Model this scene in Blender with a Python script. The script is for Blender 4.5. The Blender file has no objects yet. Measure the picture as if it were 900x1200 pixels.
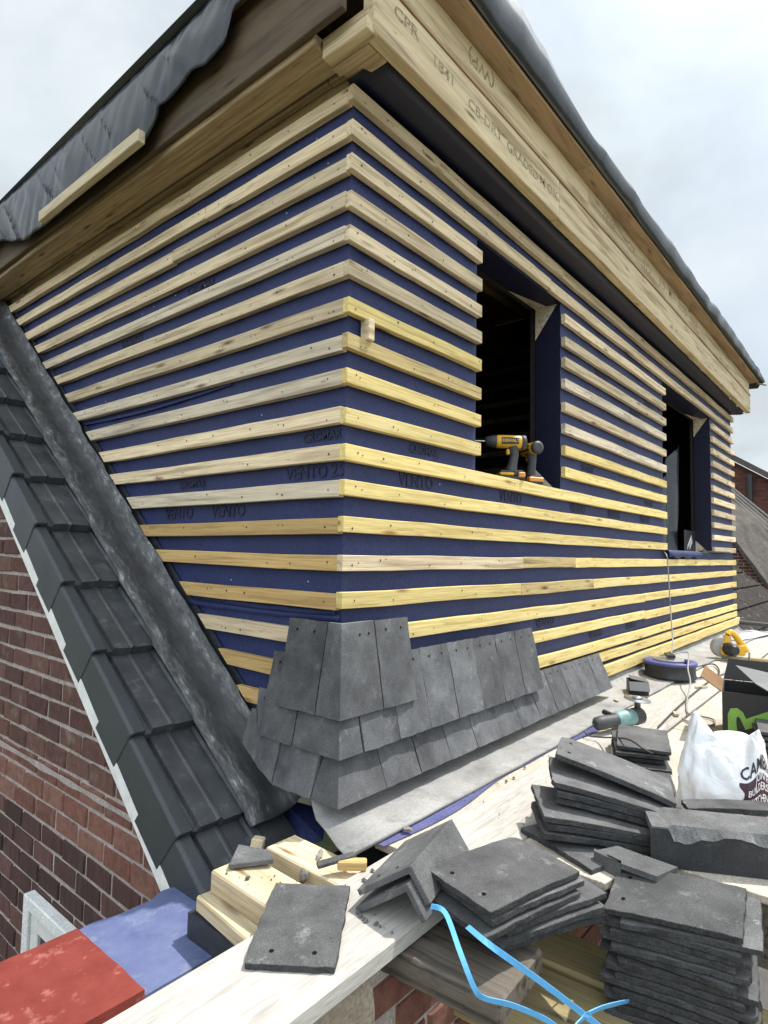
import bpy, bmesh, math, random
from mathutils import Vector, Matrix, Euler, noise
random.seed(7)
S = bpy.context.scene
C = S.collection
R = math.radians
V = Vector

# ------------------------------------------------------------------ camera
CAM = V((-1.3407, -1.2801, -1.4812))
YAW, PITCH, ROLL, FPX = R(-50.094), R(3.725), R(-1.079), 717.27
MR = (Matrix.Rotation(YAW, 3, 'Z') @ Matrix.Rotation(PITCH, 3, 'X') @ Matrix.Rotation(ROLL, 3, 'Y'))
cd = bpy.data.cameras.new('camera'); cam = bpy.data.objects.new('camera', cd); C.objects.link(cam)
m = MR @ Matrix(((1, 0, 0), (0, 0, -1), (0, 1, 0)))
cam.matrix_world = Matrix.Translation(CAM) @ m.to_4x4()
cd.sensor_fit = 'VERTICAL'; cd.sensor_height = 36; cd.sensor_width = 27; cd.lens = FPX / 1200 * 36
cd.clip_start = 0.02; cd.clip_end = 2000
S.camera = cam

def ray(px, py): return MR @ V(((px - 450) / FPX, 1, -(py - 600) / FPX))
def atz(px, py, z): d = ray(px, py); return CAM + d * ((z - CAM.z) / d.z)
def atx(px, py, x): d = ray(px, py); return CAM + d * ((x - CAM.x) / d.x)
def aty(px, py, y): d = ray(px, py); return CAM + d * ((y - CAM.y) / d.y)

# ------------------------------------------------------------------ materials
def newmat(name):
    mt = bpy.data.materials.new(name); mt.use_nodes = True
    nt = mt.node_tree; bs = nt.nodes['Principled BSDF']
    return mt, nt, bs
def N(nt, typ, **kw):
    n = nt.nodes.new(typ)
    for k, v in kw.items():
        if k.startswith('i_'):
            key = k[2:]; key = int(key) if key.isdigit() else key.replace('_', ' ')
            n.inputs[key].default_value = v
        else: setattr(n, k, v)
    return n
def L(nt, a, b): nt.links.new(a, b)
def ramp(nt, stops, interp='LINEAR'):
    n = nt.nodes.new('ShaderNodeValToRGB'); n.color_ramp.interpolation = interp
    e = n.color_ramp.elements
    while len(e) < len(stops): e.new(0.5)
    for el, (p, c) in zip(e, stops):
        el.position = p; el.color = (*c, 1) if len(c) == 3 else c
    return n
def coords(nt, scale=(1, 1, 1), rnd=True, kind='Object'):
    tc = N(nt, 'ShaderNodeTexCoord'); mp = N(nt, 'ShaderNodeMapping')
    mp.inputs['Scale'].default_value = scale
    if rnd:
        oi = N(nt, 'ShaderNodeObjectInfo')
        ad = N(nt, 'ShaderNodeVectorMath', operation='MULTIPLY_ADD')
        ad.inputs[1].default_value = (37.0, 53.0, 71.0)
        L(nt, oi.outputs['Random'], ad.inputs[0]); L(nt, tc.outputs[kind], ad.inputs[2])
        L(nt, ad.outputs[0], mp.inputs['Vector'])
    else: L(nt, tc.outputs[kind], mp.inputs['Vector'])
    return mp
def mix(nt, fac, a, b, mode='MIX'):
    n = N(nt, 'ShaderNodeMix', data_type='RGBA', blend_type=mode)
    for s, v in ((0, fac), (6, a), (7, b)):
        if hasattr(v, 'node'): L(nt, v, n.inputs[s])
        else: n.inputs[s].default_value = v if s == 0 else (*v, 1)
    return n.outputs[2]
def bump(nt, bs, h, strength=0.3, dist=0.002):
    b = N(nt, 'ShaderNodeBump'); b.inputs['Strength'].default_value = strength; b.inputs['Distance'].default_value = dist
    L(nt, h, b.inputs['Height']); L(nt, b.outputs['Normal'], bs.inputs['Normal'])

def wood(name, base, dark, knot, stain=None, rough=0.75, grain=1.0, var=0.25):
    mt, nt, bs = newmat(name)
    g = coords(nt, (2.2, 55 * grain, 55 * grain))
    n1 = N(nt, 'ShaderNodeTexNoise'); n1.inputs['Scale'].default_value = 1.0; n1.inputs['Detail'].default_value = 5; n1.inputs['Distortion'].default_value = 0.6
    L(nt, g.outputs[0], n1.inputs['Vector'])
    r1 = ramp(nt, [(0.33, dark), (0.50, base), (0.72, tuple(min(1, c * 1.12) for c in base))]); L(nt, n1.outputs[0], r1.inputs[0])
    # knots
    k = coords(nt, (3.2, 16, 16)); vo = N(nt, 'ShaderNodeTexVoronoi'); vo.inputs['Scale'].default_value = 1.0
    L(nt, k.outputs[0], vo.inputs['Vector'])
    rk = ramp(nt, [(0.05, (1, 1, 1)), (0.17, (0, 0, 0))]); L(nt, vo.outputs['Distance'], rk.inputs[0])
    col = mix(nt, rk.outputs[0], r1.outputs[0], knot)
    gf = coords(nt, (9, 330, 330)); nf = N(nt, 'ShaderNodeTexNoise'); nf.inputs['Scale'].default_value = 1.0; nf.inputs['Detail'].default_value = 4; L(nt, gf.outputs[0], nf.inputs['Vector'])
    rf_ = ramp(nt, [(0.32, (0.74, 0.72, 0.70)), (0.62, (1.1, 1.1, 1.1))]); L(nt, nf.outputs[0], rf_.inputs[0]); col = mix(nt, 0.8, col, rf_.outputs[0], 'MULTIPLY')
    sp = coords(nt, (14, 60, 60)); ns_ = N(nt, 'ShaderNodeTexNoise'); ns_.inputs['Scale'].default_value = 1.0; ns_.inputs['Detail'].default_value = 5; L(nt, sp.outputs[0], ns_.inputs['Vector'])
    rs_ = ramp(nt, [(0.66, (0, 0, 0)), (0.76, (0.6, 0.6, 0.6))]); L(nt, ns_.outputs[0], rs_.inputs[0]); col = mix(nt, rs_.outputs[0], col, knot)
    # broad weathering
    w = coords(nt, (1.6, 9, 9)); n2 = N(nt, 'ShaderNodeTexNoise'); n2.inputs['Scale'].default_value = 1.3; n2.inputs['Detail'].default_value = 4
    L(nt, w.outputs[0], n2.inputs['Vector'])
    st = stain or tuple(c * 0.55 for c in dark)
    rw = ramp(nt, [(0.55, (0, 0, 0)), (0.80, (0.75, 0.75, 0.75))]); L(nt, n2.outputs[0], rw.inputs[0])
    col = mix(nt, rw.outputs[0], col, st)
    oi = N(nt, 'ShaderNodeObjectInfo'); mr = N(nt, 'ShaderNodeMapRange')
    mr.inputs[3].default_value = 1 - var; mr.inputs[4].default_value = 1 + var * 0.6
    L(nt, oi.outputs['Random'], mr.inputs[0])
    hsv = N(nt, 'ShaderNodeHueSaturation'); L(nt, mr.outputs[0], hsv.inputs['Value']); L(nt, col, hsv.inputs['Color'])
    L(nt, hsv.outputs[0], bs.inputs['Base Color']); bs.inputs['Roughness'].default_value = rough
    bump(nt, bs, n1.outputs[0], 0.6, 0.0018)
    return mt

def mottled(name, a, b, scale=14, spots=None, spot_scale=30, spot_lim=(0.66, 0.78), rough=0.8, bs_strength=0.4, bdist=0.002, fine=220, var=0.15, metallic=0.0, stretch=(1, 1, 1), fa=(0.72, 1.2)):
    mt, nt, bs = newmat(name)
    c = coords(nt, stretch)
    n1 = N(nt, 'ShaderNodeTexNoise'); n1.inputs['Scale'].default_value = scale; n1.inputs['Detail'].default_value = 6; n1.inputs['Roughness'].default_value = 0.65
    L(nt, c.outputs[0], n1.inputs['Vector'])
    r1 = ramp(nt, [(0.32, a), (0.68, b)]); L(nt, n1.outputs[0], r1.inputs[0]); col = r1.outputs[0]
    if spots:
        n2 = N(nt, 'ShaderNodeTexNoise'); n2.inputs['Scale'].default_value = spot_scale; n2.inputs['Detail'].default_value = 5; n2.inputs['Roughness'].default_value = 0.7
        L(nt, c.outputs[0], n2.inputs['Vector'])
        r2 = ramp(nt, [(spot_lim[0], (0, 0, 0)), (spot_lim[1], (0.8, 0.8, 0.8))]); L(nt, n2.outputs[0], r2.inputs[0])
        col = mix(nt, r2.outputs[0], col, spots)
    n3 = N(nt, 'ShaderNodeTexNoise'); n3.inputs['Scale'].default_value = fine; n3.inputs['Detail'].default_value = 3
    L(nt, c.outputs[0], n3.inputs['Vector'])
    r3 = ramp(nt, [(0.3, (fa[0],) * 3), (0.7, (fa[1],) * 3)]); L(nt, n3.outputs[0], r3.inputs[0])
    col = mix(nt, 1.0, col, r3.outputs[0], 'MULTIPLY')
    oi = N(nt, 'ShaderNodeObjectInfo'); mr = N(nt, 'ShaderNodeMapRange')
    mr.inputs[3].default_value = 1 - var; mr.inputs[4].default_value = 1 + var
    L(nt, oi.outputs['Random'], mr.inputs[0])
    hsv = N(nt, 'ShaderNodeHueSaturation'); L(nt, mr.outputs[0], hsv.inputs['Value']); L(nt, col, hsv.inputs['Color'])
    L(nt, hsv.outputs[0], bs.inputs['Base Color'])
    bs.inputs['Roughness'].default_value = rough; bs.inputs['Metallic'].default_value = metallic
    if rough >= 0.9: bs.inputs['Specular IOR Level'].default_value = 0.12
    ad = N(nt, 'ShaderNodeMath', operation='ADD'); L(nt, n1.outputs[0], ad.inputs[0]); L(nt, n3.outputs[0], ad.inputs[1])
    bump(nt, bs, ad.outputs[0], bs_strength, bdist)
    return mt

def plain(name, col, rough=0.5, metallic=0.0, nscale=25, amt=0.12, bstr=0.1):
    return mottled(name, tuple(c * (1 - amt) for c in col), tuple(min(1, c * (1 + amt)) for c in col), scale=nscale, rough=rough, metallic=metallic, bs_strength=bstr * 0.5, bdist=0.0005, fine=120, var=0.0, fa=(0.95, 1.04))

M = {}
M['cream'] = wood('cream_batten_wood', (0.74, 0.60, 0.395), (0.46, 0.345, 0.20), (0.20, 0.12, 0.06), stain=(0.42, 0.33, 0.23))
M['grey_wood'] = wood('weathered_batten_wood', (0.64, 0.55, 0.41), (0.40, 0.33, 0.24), (0.16, 0.11, 0.07), stain=(0.30, 0.25, 0.19))
M['yellow'] = wood('yellow_batten_wood', (0.74, 0.585, 0.23), (0.58, 0.42, 0.14), (0.36, 0.19, 0.05), stain=(0.74, 0.64, 0.36), var=0.16)
M['dirty'] = wood('stained_batten_wood', (0.55, 0.42, 0.18), (0.24, 0.17, 0.08), (0.10, 0.06, 0.03), stain=(0.10, 0.075, 0.045), var=0.1)
M['mould'] = wood('mouldy_batten_wood', (0.62, 0.53, 0.39), (0.36, 0.29, 0.20), (0.14, 0.09, 0.05), stain=(0.06, 0.05, 0.04), var=0.12)
M['tan'] = wood('tan_batten_wood', (0.56, 0.38, 0.15), (0.43, 0.27, 0.10), (0.22, 0.12, 0.04), stain=(0.46, 0.31, 0.13), var=0.15)
M['fascia'] = wood('fascia_wood', (0.62, 0.50, 0.31), (0.36, 0.26, 0.14), (0.20, 0.12, 0.05), stain=(0.42, 0.31, 0.18), var=0.1, grain=0.6)
M['brown_board'] = wood('brown_board_wood', (0.105, 0.072, 0.040), (0.060, 0.040, 0.022), (0.03, 0.02, 0.012), var=0.1, grain=0.5)
M['soffit'] = wood('soffit_wood', (0.46, 0.345, 0.20), (0.30, 0.21, 0.11), (0.10, 0.06, 0.03), var=0.1)
M['ply_edge'] = wood('plywood_roof_board', (0.40, 0.275, 0.165), (0.26, 0.17, 0.095), (0.16, 0.09, 0.04), var=0.1, grain=0.3)
M['offcut'] = wood('fresh_timber_offcut', (0.62, 0.52, 0.35), (0.46, 0.36, 0.21), (0.24, 0.14, 0.06), stain=(0.44, 0.38, 0.28), var=0.12)
M['bearer'] = wood('yellow_grey_bearer', (0.38, 0.31, 0.16), (0.26, 0.21, 0.10), (0.10, 0.07, 0.03), stain=(0.22, 0.19, 0.12), var=0.1)
M['old_board'] = wood('weathered_dark_board', (0.125, 0.103, 0.082), (0.032, 0.026, 0.021), (0.02, 0.015, 0.012), stain=(0.19, 0.17, 0.15), grain=0.9, var=0.05)
M['inner_wood'] = wood('inner_framing_wood', (0.20, 0.16, 0.10), (0.14, 0.10, 0.06), (0.06, 0.04, 0.02))
M['white_board'] = mottled('dusty_pale_board', (0.40, 0.375, 0.345), (0.53, 0.505, 0.47), 4, spots=(0.29, 0.265, 0.235), spot_scale=7, spot_lim=(0.52, 0.78), rough=0.9, bs_strength=0.4, bdist=0.0015, fine=22, var=0.0, stretch=(1.0, 9, 9), fa=(0.82, 1.1))
M['deck'] = mottled('dusty_plywood', (0.40, 0.355, 0.29), (0.56, 0.51, 0.43), 5, spots=(0.27, 0.22, 0.165), spot_scale=7, spot_lim=(0.58, 0.74), rough=0.85, var=0.06, fine=160)
M['membrane'] = mottled('blue_breather_membrane', (0.0150, 0.0245, 0.100), (0.021, 0.033, 0.128), 3, spots=(0.036, 0.050, 0.150), spot_scale=60, spot_lim=(0.62, 0.80), rough=0.62, bs_strength=0.5, bdist=0.002, fine=90, var=0.03)
M['membrane_shaded'] = mottled('shaded_membrane', (0.004, 0.006, 0.024), (0.006, 0.009, 0.032), 3, rough=0.5, bs_strength=0.3, bdist=0.002, fine=60, var=0.0)  # darker copy of the membrane: recess and soffit shade put into its colour
M['membrane_ink'] = plain('membrane_print', (0.009, 0.013, 0.042), 0.6)
M['staple'] = plain('pale_staple', (0.42, 0.44, 0.50), 0.5)
M['ink'] = mottled('timber_stamp_ink', (0.16, 0.125, 0.08), (0.52, 0.42, 0.26), 55, rough=0.8, bs_strength=0.0, var=0.0)
M['nail'] = plain('nail_head', (0.045, 0.04, 0.035), 0.5, 0.3)
M['black_sheet'] = mottled('black_polythene', (0.017, 0.021, 0.027), (0.027, 0.033, 0.041), 3, rough=0.25, bs_strength=0.25, bdist=0.004, fine=20, var=0.0)
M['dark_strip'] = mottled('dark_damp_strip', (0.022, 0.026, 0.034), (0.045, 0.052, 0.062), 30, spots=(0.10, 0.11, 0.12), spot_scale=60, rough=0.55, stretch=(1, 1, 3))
M['tile'] = mottled('dark_concrete_tile', (0.055, 0.056, 0.058), (0.135, 0.135, 0.138), 9, spots=(0.36, 0.36, 0.35), spot_scale=16, spot_lim=(0.60, 0.80), rough=0.86, bs_strength=0.6, bdist=0.0018, fine=420, var=0.30, fa=(0.55, 1.35))
M['tile_hang'] = mottled('hung_concrete_tile', (0.048, 0.050, 0.055), (0.130, 0.133, 0.140), 8, spots=(0.27, 0.275, 0.28), spot_scale=13, spot_lim=(0.58, 0.82), rough=0.8, bs_strength=0.45, bdist=0.0015, fine=300, var=0.18, fa=(0.65, 1.25))
M['roof_tile'] = mottled('slate_grey_roof_tile', (0.036, 0.040, 0.046), (0.074, 0.080, 0.089), 8, spots=(0.17, 0.178, 0.19), spot_scale=18, spot_lim=(0.55, 0.80), rough=0.5, bs_strength=0.3, bdist=0.001, fine=500, var=0.14)
M['verge'] = mottled('smooth_verge_tile', (0.036, 0.043, 0.051), (0.052, 0.060, 0.069), 5, spots=(0.11, 0.12, 0.13), spot_scale=40, spot_lim=(0.70, 0.82), rough=0.5, bs_strength=0.15, bdist=0.001, fine=300, var=0.07)
M['tile_pale'] = mottled('dusty_sunlit_broken_tile', (0.085, 0.086, 0.088), (0.20, 0.20, 0.20), 9, spots=(0.48, 0.48, 0.47), spot_scale=14, spot_lim=(0.55, 0.78), rough=0.9, bs_strength=0.7, bdist=0.002, fine=300, var=0.0)  # dusty top flange; its sunlit brightness is put into the colour as well
M['tile_edge'] = mottled('shaded_tile_edge', (0.026, 0.027, 0.029), (0.066, 0.067, 0.069), 30, spots=(0.30, 0.30, 0.29), spot_scale=120, spot_lim=(0.66, 0.74), rough=0.88, bs_strength=0.9, bdist=0.003, fine=260, var=0.25, fa=(0.5, 1.3))  # speckled tile sides and undersides, with their shade put into the colour
M['tile_shaded'] = mottled('shaded_tile_face', (0.022, 0.023, 0.026), (0.040, 0.041, 0.045), 9, spots=(0.10, 0.10, 0.10), spot_scale=16, spot_lim=(0.6, 0.8), rough=0.8, bs_strength=0.5, var=0.0)  # broken tile's side turned from the sun, its shade put into the colour
M['hole'] = plain('nail_hole', (0.006, 0.006, 0.006), 0.9)
M['lead'] = mottled('milled_lead', (0.060, 0.064, 0.070), (0.115, 0.12, 0.128), 5, spots=(0.55, 0.56, 0.58), spot_scale=7, spot_lim=(0.57, 0.76), rough=0.45, bs_strength=0.7, bdist=0.006, fine=60, var=0.0, metallic=0.15, stretch=(3.2, 0.8, 0.8))
M['lead_apron'] = mottled('dusty_lead_apron', (0.21, 0.206, 0.198), (0.36, 0.352, 0.34), 4, spots=(0.13, 0.13, 0.13), spot_scale=9, spot_lim=(0.52, 0.74), rough=0.7, bs_strength=0.2, bdist=0.002, fine=110, var=0.0, fa=(0.86, 1.08))
M['white'] = plain('white_upvc', (0.78, 0.78, 0.77), 0.4)
M['mortar'] = mottled('lime_mortar', (0.30, 0.255, 0.235), (0.46, 0.405, 0.38), 18, rough=0.95, bs_strength=0.8, bdist=0.004, fine=150)
M['red_felt'] = mottled('red_mineral_felt', (0.150, 0.030, 0.024), (0.215, 0.048, 0.038), 10, spots=(0.46, 0.20, 0.17), spot_scale=15, spot_lim=(0.56, 0.74), rough=0.95, bs_strength=0.25, bdist=0.001, fine=600, fa=(0.84, 1.12))
M['blue_felt'] = mottled('blue_mineral_felt', (0.085, 0.105, 0.215), (0.135, 0.16, 0.28), 9, spots=(0.27, 0.28, 0.31), spot_scale=12, spot_lim=(0.56, 0.78), rough=0.95, bs_strength=0.25, bdist=0.001, fine=600, fa=(0.84, 1.12))
M['strip_blue'] = mottled('faded_blue_underlay', (0.085, 0.09, 0.21), (0.13, 0.135, 0.27), 9, spots=(0.25, 0.25, 0.28), spot_scale=20, rough=0.9)
M['strap'] = plain('blue_strapping', (0.12, 0.42, 0.78), 0.6, amt=0.04)
M['black'] = plain('black_plastic', (0.018, 0.018, 0.02), 0.45)
M['dkgrey'] = plain('dark_grey_plastic', (0.05, 0.052, 0.056), 0.55)
M['tool_yellow'] = plain('yellow_tool_plastic', (0.70, 0.40, 0.025), 0.42)
M['orange'] = plain('orange_plastic', (0.70, 0.28, 0.05), 0.45)
M['teal'] = plain('teal_tool_plastic', (0.17, 0.30, 0.29), 0.5, amt=0.3)
M['metal'] = plain('worn_steel', (0.45, 0.45, 0.45), 0.35, 0.85)
M['cable'] = plain('grey_cable', (0.30, 0.29, 0.28), 0.5)
M['blue_plastic'] = plain('blue_plastic', (0.055, 0.065, 0.22), 0.5)
M['card_brown'] = plain('brown_card', (0.22, 0.13, 0.07), 0.9)
M['card_black'] = plain('black_card', (0.012, 0.012, 0.013), 0.55)
M['card_grey'] = plain('grey_sheen_card', (0.10, 0.105, 0.11), 0.4)
M['green'] = plain('green_print', (0.17, 0.33, 0.05), 0.6)
M['maroon'] = plain('maroon_print', (0.045, 0.010, 0.022), 0.55)
M['white_print'] = plain('white_print', (0.75, 0.73, 0.74), 0.6)
M['dark_print'] = plain('dark_print', (0.02, 0.012, 0.02), 0.6)
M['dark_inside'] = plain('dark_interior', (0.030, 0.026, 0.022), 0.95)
M['glass_dark'] = plain('dark_window_pane', (0.03, 0.035, 0.04), 0.1)
M['ground'] = mottled('garden_ground', (0.07, 0.08, 0.04), (0.13, 0.12, 0.08), 0.4, rough=1.0, var=0.0, fine=6)
M['lichen_roof'] = mottled('lichened_concrete_roof', (0.030, 0.026, 0.024), (0.058, 0.050, 0.046), 5, spots=(0.28, 0.265, 0.24), spot_scale=9, spot_lim=(0.60, 0.68), rough=0.95, bs_strength=0.5, fine=60, var=0.0)
M['grey_tiles'] = mottled('old_plain_tiles', (0.075, 0.066, 0.060), (0.14, 0.125, 0.11), 3, spots=(0.26, 0.245, 0.22), spot_scale=10, rough=0.95, fine=30, var=0.0)
M['rubble'] = mottled('stone_chip', (0.15, 0.14, 0.13), (0.30, 0.28, 0.26), 40, rough=0.95)
mt, nt, bs = newmat('chalky_lead')
tcl = N(nt, 'ShaderNodeTexCoord'); ma = N(nt, 'ShaderNodeMapping'); ma.inputs['Rotation'].default_value = (R(-38.8), 0, 0); mb_ = N(nt, 'ShaderNodeMapping'); mb_.inputs['Scale'].default_value = (48, 11, 22)
L(nt, tcl.outputs['Object'], ma.inputs[0]); L(nt, ma.outputs[0], mb_.inputs[0])
na = N(nt, 'ShaderNodeTexNoise'); na.inputs['Scale'].default_value = 1.0; na.inputs['Detail'].default_value = 9; na.inputs['Roughness'].default_value = 0.78; na.inputs['Distortion'].default_value = 0.3; L(nt, mb_.outputs[0], na.inputs['Vector'])
at_ = N(nt, 'ShaderNodeAttribute', attribute_name='chalk')
m1 = N(nt, 'ShaderNodeMath', operation='MULTIPLY_ADD'); m1.inputs[1].default_value = 0.185; L(nt, at_.outputs['Fac'], m1.inputs[0]); L(nt, na.outputs[0], m1.inputs[2])
rl_ = ramp(nt, [(0.34, (0.018, 0.019, 0.022)), (0.60, (0.050, 0.052, 0.056)), (0.72, (0.13, 0.135, 0.14)), (0.86, (0.50, 0.51, 0.53))]); L(nt, m1.outputs[0], rl_.inputs[0])
L(nt, rl_.outputs[0], bs.inputs['Base Color']); bs.inputs['Roughness'].default_value = 0.6; bs.inputs['Metallic'].default_value = 0.0
bump(nt, bs, na.outputs[0], 0.5, 0.006); M['chalky_lead'] = mt

# white bag: thin, slightly translucent plastic
mt, nt, bs = newmat('white_plastic_bag'); bs.inputs['Base Color'].default_value = (0.78, 0.79, 0.81, 1); bs.inputs['Roughness'].default_value = 0.38
bs.inputs['Transmission Weight'].default_value = 0.0; bs.inputs['Subsurface Weight'].default_value = 0.15
bs.inputs['Subsurface Radius'].default_value = (0.02, 0.02, 0.02)
cc = coords(nt, (1, 1, 1), False); nn = N(nt, 'ShaderNodeTexNoise'); nn.inputs['Scale'].default_value = 11; nn.inputs['Detail'].default_value = 2; nn.inputs['Distortion'].default_value = 1.6
L(nt, cc.outputs[0], nn.inputs['Vector']); nv = N(nt, 'ShaderNodeTexVoronoi', feature='DISTANCE_TO_EDGE'); nv.inputs['Scale'].default_value = 13; L(nt, cc.outputs[0], nv.inputs['Vector'])
nm_ = N(nt, 'ShaderNodeMath', operation='MULTIPLY_ADD'); L(nt, nv.outputs['Distance'], nm_.inputs[0]); nm_.inputs[1].default_value = 1.1; L(nt, nn.outputs[0], nm_.inputs[2])
bump(nt, bs, nm_.outputs[0], 0.6, 0.014); M['bag'] = mt

def brick_mat(name, cols, mortar_dust=(0.30, 0.26, 0.23), streak=(1, 1, 1)):
    mt, nt, bs = newmat(name)
    at = N(nt, 'ShaderNodeAttribute', attribute_name='tone')
    r = ramp(nt, [(i / (len(cols) - 1), c) for i, c in enumerate(cols)]); L(nt, at.outputs['Fac'], r.inputs[0])
    c = coords(nt, streak, False); n = N(nt, 'ShaderNodeTexNoise'); n.inputs['Scale'].default_value = 32; n.inputs['Detail'].default_value = 6; n.inputs['Roughness'].default_value = 0.7
    L(nt, c.outputs[0], n.inputs['Vector'])
    rr = ramp(nt, [(0.3, (0.6, 0.6, 0.6)), (0.7, (1.3, 1.3, 1.3))]); L(nt, n.outputs[0], rr.inputs[0])
    col = mix(nt, 1.0, r.outputs[0], rr.outputs[0], 'MULTIPLY')
    n2 = N(nt, 'ShaderNodeTexNoise'); n2.inputs['Scale'].default_value = 9; n2.inputs['Detail'].default_value = 6; L(nt, c.outputs[0], n2.inputs['Vector'])
    r2 = ramp(nt, [(0.60, (0, 0, 0)), (0.80, (0.6, 0.6, 0.6))]); L(nt, n2.outputs[0], r2.inputs[0])
    col = mix(nt, r2.outputs[0], col, mortar_dust)
    L(nt, col, bs.inputs['Base Color']); bs.inputs['Roughness'].default_value = 0.92
    bump(nt, bs, n.outputs[0], 0.8, 0.004)
    return mt
M['brick_dark'] = brick_mat('purple_brown_brick', [(0.078, 0.036, 0.030), (0.110, 0.050, 0.040), (0.145, 0.072, 0.057)])
M['brick_red'] = brick_mat('orange_red_brick', [(0.135, 0.056, 0.043), (0.185, 0.076, 0.056), (0.23, 0.112, 0.086)])
M['brick_rustic'] = brick_mat('dragface_brick', [(0.042, 0.021, 0.020), (0.080, 0.037, 0.033), (0.13, 0.062, 0.052)], mortar_dust=(0.16, 0.12, 0.10), streak=(1.6, 1.6, 0.35))
M['brick_far'] = brick_mat('distant_red_brick', [(0.07, 0.026, 0.02), (0.10, 0.036, 0.027), (0.13, 0.052, 0.038)], mortar_dust=(0.12, 0.07, 0.055))

# ------------------------------------------------------------------ mesh builder
class MB:
    def __init__(s): s.v = []; s.f = []; s.m = []; s.sm = []
    def add(s, vs, fs, mi=0, smooth=False):
        o = len(s.v); s.v += [tuple(v) for v in vs]
        for f in fs: s.f.append([i + o for i in f]); s.m.append(mi); s.sm.append(smooth)
        return s
    def box(s, lo, hi, mi=0, mat=None):
        x0, y0, z0 = lo; x1, y1, z1 = hi
        vs = [V(p) for p in ((x0, y0, z0), (x1, y0, z0), (x1, y1, z0), (x0, y1, z0), (x0, y0, z1), (x1, y0, z1), (x1, y1, z1), (x0, y1, z1))]
        if mat is not None: vs = [mat @ v for v in vs]
        return s.add(vs, [(0, 3, 2, 1), (4, 5, 6, 7), (0, 1, 5, 4), (1, 2, 6, 5), (2, 3, 7, 6), (3, 0, 4, 7)], mi)
    def quad(s, a, b, c, d, mi=0): return s.add([a, b, c, d], [(0, 1, 2, 3)], mi)
    def prism(s, poly, off, mi=0):
        n = len(poly); a = [V(p) for p in poly]; b = [p + V(off) for p in a]
        fs = [tuple(range(n - 1, -1, -1)), tuple(range(n, 2 * n))] + [(i, (i + 1) % n, n + (i + 1) % n, n + i) for i in range(n)]
        return s.add(a + b, fs, mi)
    def tube(s, pts, r, n=8, mi=0, cap=True, flat=None):
        pts = [V(p) for p in pts]; rings = []
        for i, p in enumerate(pts):
            t = (pts[min(i + 1, len(pts) - 1)] - pts[max(i - 1, 0)]).normalized()
            up = V((0, 0, 1)) if abs(t.z) < 0.95 else V((1, 0, 0))
            a = t.cross(up).normalized(); b = a.cross(t)
            rr = r[i] if isinstance(r, (list, tuple)) else r
            rings.append([p + (a * math.cos(2 * math.pi * k / n) + b * math.sin(2 * math.pi * k / n)) * rr for k in range(n)])
        vs = [v for g in rings for v in g]
        fs = [(i * n + k, i * n + (k + 1) % n, (i + 1) * n + (k + 1) % n, (i + 1) * n + k) for i in range(len(pts) - 1) for k in range(n)]
        s.add(vs, fs, mi, True)
        if cap: s.add(rings[0], [tuple(range(n - 1, -1, -1))], mi); s.add(rings[-1], [tuple(range(n))], mi)
        return s
    def ribbon(s, pts, w, t, side):
        pts = [V(p) for p in pts]; side = V(side).normalized(); vs = []
        for i, p in enumerate(pts):
            tg = (pts[min(i + 1, len(pts) - 1)] - pts[max(i - 1, 0)]).normalized()
            sd = (side - tg * side.dot(tg)).normalized(); nn = tg.cross(sd)
            vs += [p + sd * w / 2 + nn * t / 2, p - sd * w / 2 + nn * t / 2, p - sd * w / 2 - nn * t / 2, p + sd * w / 2 - nn * t / 2]
        fs = [(i * 4 + k, i * 4 + (k + 1) % 4, i * 4 + 4 + (k + 1) % 4, i * 4 + 4 + k) for i in range(len(pts) - 1) for k in range(4)]
        fs += [(3, 2, 1, 0), tuple(len(vs) - 4 + k for k in range(4))]
        return s.add(vs, fs)
    def lathe(s, prof, n=24, mi=0, mat=None):
        vs = []
        for r, z in prof: vs += [V((r * math.cos(2 * math.pi * k / n), r * math.sin(2 * math.pi * k / n), z)) for k in range(n)]
        if mat is not None: vs = [mat @ v for v in vs]
        fs = [(i * n + k, i * n + (k + 1) % n, (i + 1) * n + (k + 1) % n, (i + 1) * n + k) for i in range(len(prof) - 1) for k in range(n)]
        fs += [tuple(range(n - 1, -1, -1)), tuple((len(prof) - 1) * n + k for k in range(n))]
        return s.add(vs, fs, mi, True)
    def disc(s, c, r, nrm, mi=0, n=6):
        nrm = V(nrm).normalized(); a = nrm.orthogonal().normalized(); b = nrm.cross(a)
        return s.add([V(c) + (a * math.cos(2 * math.pi * k / n) + b * math.sin(2 * math.pi * k / n)) * r for k in range(n)], [tuple(range(n))], mi)
    def build(s, name, mats, parent=None, bevel=0, off=None, smooth=False, seg=1, solid=0):
        me = bpy.data.meshes.new(name)
        if parent is not None and off is None: off = parent.location
        vs = [V(v) - off for v in s.v] if off is not None else s.v
        me.from_pydata([tuple(v) for v in vs], [], s.f)
        if not isinstance(mats, (list, tuple)): mats = [mats]
        for mm in mats: me.materials.append(mm)
        for p, mi, sm in zip(me.polygons, s.m, s.sm):
            p.material_index = mi; p.use_smooth = sm or smooth
        me.update()
        o = bpy.data.objects.new(name, me); C.objects.link(o)
        if parent is not None: o.parent = parent
        elif off is not None: o.location = off
        if solid:
            md = o.modifiers.new('solid', 'SOLIDIFY'); md.thickness = solid; md.offset = 0
        if bevel:
            md = o.modifiers.new('bevel', 'BEVEL'); md.width = bevel; md.segments = seg; md.limit_method = 'ANGLE'; md.angle_limit = R(40)
        return o

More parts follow.
